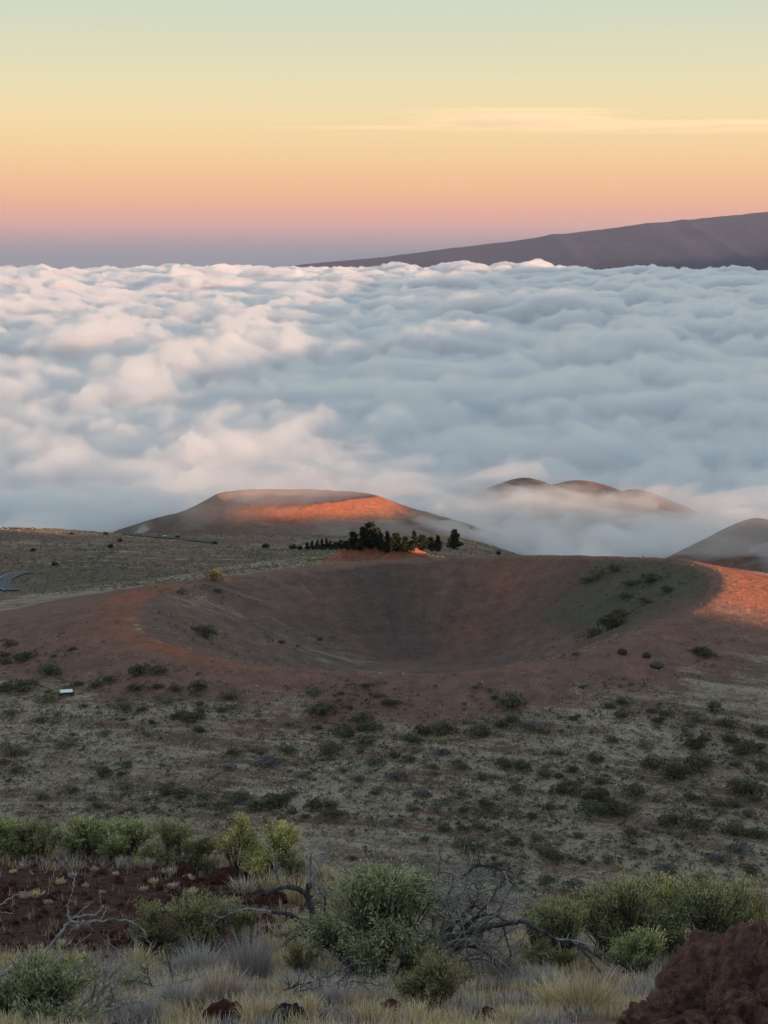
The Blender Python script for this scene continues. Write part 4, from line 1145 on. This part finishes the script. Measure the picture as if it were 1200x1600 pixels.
def pale_branches():
    r = np.random.default_rng(41)
    o = hit(20, 1596, 12, 60); D = o[1] - .6
    e = thing('dead_branch', o, 'bare silver branch with forked twigs stretching up over the red cinder at lower left', 'dead branch')
    limb(r, 'limb', [(-60, 1560), (0, 1524), (35, 1505), (70, 1488), (90, 1463), (108, 1440), (118, 1433), (150, 1428), (162, 1414)], D, .034, .006, M_DEAD, e, o, 6, .3, 1, .4, .1, .03)
    limb(r, 'limb', [(107, 1440), (130, 1441), (155, 1438), (192, 1437), (208, 1443), (222, 1452), (230, 1466), (240, 1481)], D + .2, .018, .003, M_DEAD, e, o, 9, .22, 0, .3, 0, .03)
    limb(r, 'limb', [(108, 1438), (107, 1418), (112, 1398), (117, 1372), (123, 1354), (133, 1347)], D + .2, .014, .003, M_DEAD, e, o, 4, .2, 0, .2, .2, .03)
    limb(r, 'limb', [(106, 1460), (120, 1448), (135, 1442), (150, 1440)], D + .1, .012, .004, M_DEAD, e, o, 4, .2, 0, .1, .1, .03)
    limb(r, 'limb', [(116, 1434), (130, 1421), (145, 1408)], D + .1, .010, .003, M_DEAD, e, o, 2, .15, 0, .1, .1, .03)
    limb(r, 'limb', [(157, 1438), (164, 1426), (170, 1413)], D + .3, .008, .003, M_DEAD, e, o, 2, .12, 0, .1, .1, .03)
    limb(r, 'limb', [(70, 1490), (85, 1506), (95, 1500), (118, 1478), (142, 1458)], D + .1, .010, .003, M_DEAD, e, o, 8, .25, 1, .1, 0, .03)
    limb(r, 'limb', [(202, 1446), (206, 1462), (214, 1475), (222, 1484)], D + .4, .008, .002, M_DEAD, e, o, 3, .15, 0, .1, 0, .03)
    o = hit(-30, 1480, 12, 60); D = 17.5
    e = thing('dead_branch', o, 'pale hooked branch tip entering at the left edge over the dark cinder', 'dead branch')
    limb(r, 'limb', [(-80, 1450), (-30, 1428), (0, 1414), (20, 1402), (38, 1394), (46, 1397)], D, .018, .004, M_DEAD, e, o, 2, .12, 0, 0, .1, .02)
    limb(r, 'limb', [(-50, 1436), (-20, 1428), (0, 1426), (21, 1428)], D, .012, .003, M_DEAD, e, o, 1, .1, 0, 0, .1, .02)
    o = hit(70, 1598, 12, 60); D = o[1]
    e = thing('dead_bush', o, 'tangle of thin silver twigs in front of the grey green bush at bottom left', 'dead bush')
    for q in ([(70, 1604), (110, 1585), (150, 1570), (180, 1545), (192, 1515)], [(120, 1604), (150, 1590), (180, 1575), (215, 1565), (240, 1580)], [(40, 1602), (80, 1570), (120, 1545), (150, 1520), (158, 1500)],
              [(100, 1600), (140, 1560), (150, 1530), (142, 1500)], [(20, 1598), (30, 1570), (50, 1550), (40, 1530)], [(130, 1604), (146, 1575), (160, 1548), (185, 1530), (205, 1530)],
              [(60, 1602), (50, 1575), (70, 1558), (95, 1552)], [(140, 1600), (175, 1560), (172, 1530), (190, 1512)]):
        limb(r, 'branch', q, D + r.uniform(-.3, .2), .018, .004, M_DEAD, e, o, 16, .36, 1, r.uniform(0, .5), .15, .06, 5)
    ps = []
    o3 = hit(110, 1590, 12, 60)
    for _ in range(170):
        x_, y_ = r.uniform(-10, 235), r.uniform(1485, 1598)
        a = at_dist(x_, y_, hit(x_, min(y_ + 25, 1603), 12, 60)[1]); dv = unit(r.normal(0, 1, (1, 3)))[0] * np.array([1, .6, .8]); pts = [a]
        for _k in range(7): dv = unit((dv + r.normal(0, .25, 3))[None])[0]; pts.append(pts[-1] + dv * r.uniform(.04, .10))
        ps.append((np.array(pts), np.linspace(.007, .002, 8)))
    V, F = tubes(ps, 4)
    e3 = thing('dead_bush', o3, 'fine grey dead twigs spread through the brush at bottom left', 'dead bush')
    tag(mesh_np('twigs', V - o3, F, M_DEAD, e3), kind='stuff')
    o = hit(600, 1500, 15, 60); D = o[1] + 1.0
    e = thing('dead_branch', o, 'thin pale twig curling up like a hook above the round sage bush', 'dead branch')
    limb(r, 'limb', [(604, 1500), (600, 1430), (596, 1370), (590, 1338), (585, 1312), (590, 1288), (602, 1273), (612, 1284), (617, 1298)], D, .017, .004, M_DEAD, e, o, 5, .2, 0, 0, .1, .02)
    limb(r, 'limb', [(598, 1400), (612, 1350), (604, 1322), (591, 1312)], D, .012, .004, M_DEAD, e, o, 3, .2, 0, 0, .1, .02)
    limb(r, 'limb', [(600, 1430), (620, 1370), (630, 1340), (618, 1322), (628, 1303)], D + .1, .012, .003, M_DEAD, e, o, 6, .25, 1, 0, .1, .02)
    o = hit(260, 1560, 12, 60); D = o[1]
    e = thing('dead_branch', o, 'thin black bare twigs lying over the brush left of the dead tree', 'dead branch')
    for q in ([(200, 1530), (230, 1538), (262, 1540), (300, 1530), (320, 1522)], [(262, 1540), (280, 1548), (300, 1545)], [(236, 1538), (228, 1520), (210, 1508)], [(270, 1538), (268, 1520), (262, 1502)]):
        limb(r, 'branch', q, D, .014, .003, M_CHAR, e, o, 7, .25, 1, .1, .1, .05, 5)
    o = hit(460, 1568, 12, 60); D = o[1]
    e = thing('dead_branch', o, 'low fan of dark dead branches lying below the dead tree and the sage bush', 'dead branch')
    for q in ([(410, 1570), (450, 1545), (500, 1530), (545, 1512), (590, 1505)], [(430, 1560), (480, 1538), (520, 1520), (540, 1496)], [(415, 1572), (460, 1552), (510, 1540), (560, 1535), (600, 1540)],
              [(500, 1545), (540, 1540), (580, 1555), (600, 1570)], [(440, 1566), (490, 1548), (505, 1530)], [(520, 1540), (550, 1520), (590, 1520), (620, 1500)]):
        limb(r, 'branch', q, D + r.uniform(-.2, .3), .018, .004, M_CHAR if r.random() < .65 else M_DEAD, e, o, 16, .4, 1, .2, .12, .06, 5)
pale_branches()

# ------------------------------------------------------------------ living shrubs of the near hillside
LS = leafy_shrub
LS('round pale sage green bush with drooping leafy sprays in the middle of the near hillside', 590, 1530, 222, 212, M_SAGE, .075, 420, 48, 14, .10, 1, .9, .2, width=.30)
LS('large yellow green thicket behind the lava boulder, its taller left part', 975, 1502, 190, 140, M_GREEN, .060, 300, 40, 11, 0, 2, .8)
LS('rounded olive green bush directly behind the top of the lava boulder', 1095, 1500, 175, 128, M_GREEN, .060, 270, 40, 10, 0, 3, .8)
LS('low dark green bush under the left end of the thicket beside the forked dead limb', 880, 1512, 135, 108, M_GREEN, .055, 220, 36, 7, 0, 4, .9)
LS('yellow green bush cut by the right edge above the lava boulder', 1200, 1492, 90, 118, M_YEL, .060, 130, 36, 6, 0, 5, .9)
LS('green bush at the left edge behind the red cinder', 8, 1338, 90, 66, M_GREEN, .085, 120, 34, 6, 0, 6, .9)
LS('dark twiggy bush with bare stems second from the left behind the red cinder', 62, 1340, 80, 62, M_DULL, .080, 110, 28, 6, 0, 7, .9)
LS('broad yellowish green bush in the row behind the red cinder', 132, 1338, 110, 64, M_GREEN, .085, 170, 34, 8, 0, 8, .9)
LS('greener bush at the middle right of the row behind the red cinder', 205, 1340, 95, 62, M_GREEN, .085, 140, 34, 7, 0, 9, .9)
LS('dark green bush at the right end of the row behind the red cinder', 272, 1345, 100, 62, M_DULL, .085, 150, 34, 7, 0, 10, .9)
LS('taller left half of the yellow tipped open shrub above the dead tree', 372, 1362, 80, 100, M_YEL, .080, 90, 34, 6, 0, 11, .9, .45, 0, M_BARK)
LS('spreading yellow topped shrub with a visible dark trunk above the dead tree', 428, 1368, 105, 92, M_YEL, .080, 120, 34, 7, 0, 12, .9, .5, .05, M_BARK)
LS('small dark shrub under the right side of the yellow topped shrub', 452, 1376, 58, 50, M_DULL, .075, 70, 30, 5, 0, 13, .9)
LS('low pale yellow green shrub at the foot of the yellow topped shrub', 400, 1380, 50, 42, M_YEL, .07, 70, 34, 5, 0, 14, .9)
LS('wide dark olive bush between the red cinder and the dead tree', 318, 1486, 175, 100, M_DULL, .055, 250, 38, 10, 0, 15, .8)
LS('dull olive bush at the left shoulder of the wide dark olive one', 238, 1484, 90, 78, M_DULL, .055, 120, 34, 7, 0, 16, .9)
LS('twiggy yellow olive bush in front of the dead tangle', 682, 1576, 150, 88, M_DULL, .046, 230, 36, 10, 0, 17, .8, .35)
LS('grey green bush at the bottom left under the silver twigs', 60, 1602, 200, 112, M_SAGE, .050, 280, 34, 9, 0, 18, .9, .3)
LS('small yellow green bush between the silver branch and the brush', 120, 1530, 60, 46, M_YEL, .045, 80, 32, 5, 0, 19, .9)
LS('yellow green shrub showing behind the top of the dead tangle', 735, 1420, 110, 66, M_YEL, .060, 110, 30, 7, 0, 20, .9, .4)
LS('small green shrub right of the round sage bush at the foot of the tangle', 640, 1510, 60, 78, M_SAGE, .055, 90, 36, 5, 0, 21, .9)
LS('small dark bush under the dead tree at the left foot of the sage bush', 470, 1524, 80, 60, M_DULL, .045, 110, 30, 6, 0, 22, .9)
LS('small yellow green sprig bush on the brush right of the silver branch', 215, 1550, 60, 40, M_YEL, .040, 60, 30, 5, 0, 23, .9)

LS('green bush filling the gap at the left of the row behind the red cinder', 36, 1336, 80, 54, M_GREEN, .085, 110, 34, 6, 0, 30, .9)
LS('grey green bush behind the gap between two broad ones behind the red cinder', 172, 1334, 90, 56, M_SAGE, .085, 120, 32, 6, 0, 31, .9)
LS('low olive bush linking the row behind the red cinder to the yellow topped shrub', 312, 1352, 80, 50, M_DULL, .085, 110, 32, 6, 0, 32, .9)
LS('dull olive bush at the back of the row behind the red cinder', 240, 1330, 90, 46, M_DULL, .085, 110, 32, 6, 0, 33, .9)
LS('yellow tipped bush in the middle of the thicket between its two large green parts', 1035, 1492, 120, 132, M_YEL, .060, 170, 38, 8, 0, 34, .8)
LS('dark green bush low in front of the thicket beside the boulder', 1000, 1524, 110, 72, M_GREEN, .055, 160, 36, 7, 0, 35, .8)
LS('tall yellow green bush at the right end of the thicket', 1150, 1495, 100, 124, M_GREEN, .060, 160, 38, 7, 0, 36, .8)
LS('small olive bush left of the thicket by the arch of the dead limb', 838, 1500, 90, 84, M_GREEN, .055, 120, 34, 6, 0, 37, .9)
LS('olive bush on the right shoulder of the wide dark olive one', 385, 1478, 70, 62, M_DULL, .055, 100, 34, 6, 0, 38, .9)

# ------------------------------------------------------------------ dry grass tufts and grey brush, each its own plant
TF = tuft
def near_tufts():
    k = 50
    for lab, x, y, w, h, m, n, cv, wd, nm, ct in (
        ('big straw yellow grass clump left of the lava boulder', 915, 1588, 115, 72, M_YGRASS, 620, .6, .012, 'grass_tuft', 'grass'),
        ('pale yellow grass clump under the end of the forked dead limb', 870, 1578, 80, 58, M_YGRASS, 380, .6, .012, 'grass_tuft', 'grass'),
        ('straw grass clump at the bottom edge beside the small red rock', 402, 1604, 78, 50, M_YGRASS, 420, .6, .011, 'grass_tuft', 'grass'),
        ('yellow grass clump at the bottom edge below the dead tangle', 800, 1606, 70, 40, M_YGRASS, 360, .6, .011, 'grass_tuft', 'grass'),
        ('yellow grass clump just right of the dark rock at the bottom edge', 480, 1590, 62, 40, M_YGRASS, 320, .6, .011, 'grass_tuft', 'grass'),
        ('orange straw clump at the bottom edge under the twiggy olive bush', 650, 1604, 90, 38, M_YGRASS, 380, .6, .011, 'grass_tuft', 'grass'),
        ('straw clump at the bottom edge below the sage bush', 575, 1604, 70, 40, M_YGRASS, 320, .6, .011, 'grass_tuft', 'grass'),
        ('small yellow grass tuft at the foot of the black trunk', 440, 1538, 40, 30, M_YGRASS, 160, .6, .011, 'grass_tuft', 'grass'),
        ('straw tuft in front of the wide dark olive bush', 215, 1512, 60, 42, M_YGRASS, 240, .6, .012, 'grass_tuft', 'grass'),
        ('pale grass at the foot of the yellow topped shrub', 425, 1392, 60, 34, M_YGRASS, 240, .5, .016, 'grass_tuft', 'grass'),
        ('yellow grass seen between the limbs of the dead tree', 465, 1412, 50, 48, M_YGRASS, 240, .5, .016, 'grass_tuft', 'grass'),
        ('dry grass behind the left limb of the dead tree', 380, 1395, 60, 26, M_PALEBR, 220, .5, .014, 'grass_tuft', 'grass'),
        ('large lavender grey brush clump left of the dead tree', 392, 1538, 88, 84, M_BRUSH, 900, .2, .008, 'brush', 'dry brush'),
        ('pinkish grey brush clump below the lavender one', 345, 1566, 92, 56, M_PALEBR, 800, .25, .008, 'brush', 'dry brush'),
        ('grey brush clump left of the pinkish one', 275, 1575, 80, 50, M_BRUSH, 600, .25, .008, 'brush', 'dry brush'),
        ('pale grey brush at the bottom edge between straw clump and dark rock', 520, 1578, 80, 44, M_BRUSH, 600, .25, .008, 'brush', 'dry brush'),
        ('lavender brush right of the twiggy olive bush at the bottom', 745, 1592, 40, 34, M_BRUSH, 260, .25, .008, 'brush', 'dry brush'),
        ('grey brush in front of the wide dark olive bush', 310, 1518, 90, 44, M_BRUSH, 560, .25, .008, 'brush', 'dry brush'),
        ('grey brush at the bottom edge right of the silver twigs', 225, 1600, 80, 42, M_BRUSH, 520, .25, .008, 'brush', 'dry brush'),
        ('pale brush under the low fan of dead branches', 455, 1552, 60, 34, M_BRUSH, 360, .25, .008, 'brush', 'dry brush'),
        ('thin pale grass at the right end of the forked limb', 945, 1550, 60, 44, M_PALEBR, 260, .4, .010, 'grass_tuft', 'grass'),
        ('grey brush behind the straw clump next to the boulder', 850, 1548, 80, 40, M_BRUSH, 420, .3, .008, 'brush', 'dry brush'),
        ('straw tuft left of the forked limb under the low green bush', 795, 1520, 60, 46, M_PALEBR, 260, .4, .010, 'grass_tuft', 'grass')):
        TF(lab, x, y, w, h, m, n, nm, ct, k, cv, wd, .9); k += 1
    spots = [(95, 1342, 30), (137, 1334, 25), (163, 1340, 32), (147, 1362, 16), (95, 1382, 18), (134, 1386, 14), (40, 1406, 22), (58, 1403, 24), (232, 1356, 30), (265, 1368, 24), (295, 1376, 18), (112, 1372, 16),
             (97, 1480, 22), (217, 1352, 26), (190, 1350, 22), (250, 1350, 24), (310, 1352, 30), (330, 1350, 26), (285, 1350, 24), (20, 1365, 14), (35, 1358, 16), (180, 1368, 14), (240, 1380, 16), (225, 1392, 14),
             (270, 1388, 18), (300, 1398, 20), (75, 1412, 14), (160, 1396, 12), (6, 1500, 20), (345, 1362, 26), (358, 1352, 24)]
    for i, (x, y, w) in enumerate(spots):
        TF('small pale dry tuft growing on the dark red cinder patch', x, y, w, w * .62, (M_PALEBR, M_YGRASS, M_PALEBR)[i % 3], 70 + int(w * 3), 'grass_tuft', 'grass', 200 + i, .5, .016, 1.0, 'dry tufts on the red cinder')
near_tufts()

def near_cover():
    """Thin growth and litter between the plants of the near hillside."""
    r = np.random.default_rng(77)
    n = 95000
    y = r.uniform(14.5, 42, n); x = r.uniform(-.275, .275, n) * y
    m = fbm(x, y, 2.2, 4, .6, 601); m2 = fbm(x, y, .8, 3, .6, 602)
    cin = sstep(-2.2, -3.0, x) * sstep(27.5, 29, y) * (1 - sstep(36.5, 39.0, y))
    pr = np.clip(.50 + 1.3 * m + .9 * m2, .02, 1) * (1 - .96 * cin) * (1 - ((x > 2.2) & (y < 18.2)))
    k = r.random(n) < pr
    x, y, m = x[k], y[k], m[k]
    at = np.stack([x, y, height(x, y) - .02], 1)
    kind = fbm(x, y, 1.3, 3, .6, 603)
    for nm, mat, sel, H, w, lab in (('grass', M_YGRASS, kind > .02, .26, .010, 'thin yellow grass between the bushes of the near hillside'),
                               ('undergrowth', M_BRUSH, (kind <= .02) & (kind > -.22), .22, .009, 'grey dry stems between the bushes of the near hillside'),
                               ('dead_leaves', M_PALEBR, kind <= -.22, .20, .010, 'pinkish dry litter between the bushes of the near hillside')):
        c = np.repeat(at[sel], 3, 0); c = c + np.concatenate([r.normal(0, .05, (len(c), 2)), np.zeros((len(c), 1))], 1)
        V, F, T = blades(r, len(c), .5, H, .4, w, .55, c)
        tag(mesh_np(nm, V, F, mat, None, False, dict(tint=T)), lab, kind='stuff')
near_cover()

# ------------------------------------------------------------------ lava: boulder, rocks, clinker
def lava_mat(name, a, b, c, sc=6):
    m, t = new_mat(name); g = G(t); P = g.pos()
    n = g.noise(P, sc, 6, .65); n2 = g.noise(P, sc * 7, 4, .75)
    v = g.n('ShaderNodeTexVoronoi'); v.inputs['Scale'].default_value = sc * 9; g.link(P, v.inputs['Vector'])
    k = g.ramp(g.math('ADD', g.math('MULTIPLY', n, .75), g.math('MULTIPLY', n2, .25)), [(.32, a), (.5, b), (.70, c)])
    pit = g.math('ADD', g.math('MULTIPLY', v.outputs['Distance'], .5), n2)
    g.finish(k, .93, g.bump(pit, 1.0, .06), .12)
    return m
M_LAVA = lava_mat('brown_lava', (.070, .038, .029), (.20, .102, .074), (.42, .215, .15))
M_RED = lava_mat('red_scoria', (.050, .018, .014), (.105, .036, .026), (.17, .065, .046), 8)
M_BLACK = lava_mat('dark_lava', (.025, .020, .019), (.050, .038, .034), (.09, .068, .06), 8)

def worley(P, seed):
    I = np.floor(P).astype(np.int64); best = np.full(len(P), 9.0); sec = best.copy()
    for dx in (-1, 0, 1):
        for dy in (-1, 0, 1):
            for dz in (-1, 0, 1):
                h = _h(I[:, 0] + dx, I[:, 1] + dy, I[:, 2] + dz, seed)
                q = np.stack([(h & 1023) / 1023., ((h >> 10) & 1023) / 1023., ((h >> 20) & 1023) / 1023.], 1) + I + np.array([dx, dy, dz])
                d = ((q - P) ** 2).sum(1)
                sec = np.minimum(sec, np.maximum(best, d)); best = np.minimum(best, d)
    return np.sqrt(best), np.sqrt(sec)

def lump(nu, nv, rad, seed, amp=1.0, sc=1.0, dents=None):
    th = np.linspace(0, 2 * math.pi, nu, endpoint=False); ph = np.linspace(.02, math.pi - .02, nv)
    T_, H_ = np.meshgrid(th, ph)
    D = np.stack([np.cos(T_) * np.sin(H_), np.sin(T_) * np.sin(H_), np.cos(H_)], -1).reshape(-1, 3)
    P = D * rad
    s = 1 + .22 * perlin3(P * 1.1 / sc + 3, seed) + .10 * perlin3(P * 2.6 / sc, seed + 1)
    P = P * s[:, None]
    Q = P + .10 * sc * np.stack([perlin3(P * 3 / sc, seed + 7), perlin3(P * 4 / sc + 9, seed + 8), perlin3(P * 4 / sc - 5, seed + 9)], 1)
    f1, f2 = worley(Q * 3.1 / sc, seed + 2); g1, g2 = worley(Q * 7 / sc, seed + 3); k1, k2 = worley(Q * 17 / sc, seed + 4)
    d = .30 * (.75 - 1.25 * f1 ** 2) + .17 * (.6 - 1.25 * g1 ** 2) + .075 * (.6 - 1.2 * k1 ** 2) + .05 * np.abs(perlin3(P * 11 / sc, seed + 5)) + .035 * perlin3(P * 32 / sc, seed + 6)
    P = P + D * ((d - .10) * amp * sc)[:, None]
    idx = np.arange(nu * nv).reshape(nv, nu); j = np.roll(idx, -1, 1)
    F = np.stack([idx[:-1], idx[1:], j[1:], j[:-1]], -1).reshape(-1, 4)
    b = len(P); P = np.concatenate([P, P[:nu].mean(0)[None], P[-nu:].mean(0)[None]])
    c1 = np.stack([np.full(nu, b), idx[0], j[0]], -1); c2 = np.stack([np.full(nu, b + 1), j[-1], idx[-1]], -1)
    return P, [F, c1, c2]
def rock(label, px, py, wpx, hpx, mat, seed, nu=64, nv=36, name='rock', depth=1.0, amp=.6, dmin=12, sink=.3, dmax=60):
    p = hit(px, py, dmin, dmax); d = np.linalg.norm(p - CAM)
    W = wpx * d / FPX / 2; H = hpx * d / FPX
    hz = H / (1 - sink * .5) * .62
    P, F = lump(nu, nv, np.array([W, W * depth, hz]), seed, amp, W / 1.1)
    o = mesh_np(name, P, F, mat, None, True)
    o.location = p + np.array([0, 0, hz * (1 - 2 * sink) * .75])
    return tag(o, label, 'rock')
def boulder():
    p = hit(1130, 1628, 12, 60)
    P, F = lump(420, 230, np.array([1.15, .95, .86]), 800, 1.0, 1.0)
    P[:, 0] += .40 * P[:, 2] * (P[:, 2] > 0)
    o = mesh_np('boulder', P, F, M_LAVA, None, True)
    o.location = p + np.array([.20, .25, .06]); o.rotation_euler[2] = .4
    tag(o, 'big rugged brown lava boulder filling the lower right corner', 'boulder')
    q = hit(1010, 1622, 12, 60)
    P, F = lump(150, 80, np.array([.42, .34, .30]), 812, .8, .5)
    o = mesh_np('boulder', P, F, M_LAVA, None, True); o.location = q + np.array([.15, .1, .02])
    tag(o, 'smaller lava block at the bottom left foot of the big boulder', 'boulder')
boulder()
rock('rough red rock at the bottom edge left of the straw clump', 352, 1604, 62, 34, M_RED, 820)
rock('flat dark rock at the bottom edge left of the yellow grass clump', 448, 1598, 56, 26, M_BLACK, 821)
rock('dark rock at the bottom edge below the dead tangle', 765, 1602, 44, 26, M_RED, 822)
rock('small dark reddish rock under the left foot of the twiggy olive bush', 610, 1590, 40, 24, M_RED, 823)
rock('red lava ledge on the cinder crest below the yellow tipped shrub', 350, 1377, 44, 18, M_RED, 824)
rock('red lava ledge left of the crest ledge', 290, 1366, 30, 14, M_RED, 825)
rock('reddish rock between the cinder and the lower limb of the dead tree', 425, 1412, 44, 16, M_RED, 826)
for i, (x, y, w, h, t_) in enumerate(((972, 1022, 14, 8, 'dark rock on the slope right below the crater lip'), (1010, 1027, 12, 7, 'small dark rock right of the first one below the crater lip'), (1026, 1042, 20, 8, 'flat pale rock below the two dark ones under the crater lip'))):
    rock(t_, x, y, w, h, M_BLACK if i < 2 else M_POST, 830 + i, 24, 14, 'rock', 1, .5, 200, .3, 500)

def clinker():
    r = np.random.default_rng(88)
    n = 6500
    x = r.uniform(-11.5, 9, n); y = r.uniform(15, 41, n)
    cin = sstep(-1.6, -3.2, x) * sstep(26.5, 29, y)
    k = (r.random(n) < .12 + .88 * cin) & (np.abs(x) < .28 * y)
    x, y = x[k], y[k]; n = len(x)
    z = height(x, y)
    a, b, c = lump(6, 5, np.array([1, 1, .75]), 900, .3, 1.0)[0], None, None
    base, F = lump(7, 5, np.array([1, 1, .75]), 900, .5, 1.0)
    F = [f for f in F]
    s = .022 + .13 * r.random(n) ** 5
    rot = r.uniform(0, 6.28, n)
    jit = r.uniform(.7, 1.3, (n, len(base), 1))
    B = base[None] * jit
    X = B[..., 0] * np.cos(rot)[:, None] - B[..., 1] * np.sin(rot)[:, None]; Y = B[..., 0] * np.sin(rot)[:, None] + B[..., 1] * np.cos(rot)[:, None]
    V = np.stack([X, Y, B[..., 2]], -1) * s[:, None, None] + np.stack([x, y, z + s * .2], -1)[:, None]
    m = len(base)
    Fs = [(np.arange(n)[:, None, None] * m + f[None]).reshape(-1, f.shape[1]) for f in F]
    tag(mesh_np('gravel', V.reshape(-1, 3), Fs, M_RED, None, False), 'loose red cinder stones on the near hillside', kind='stuff')
clinker()
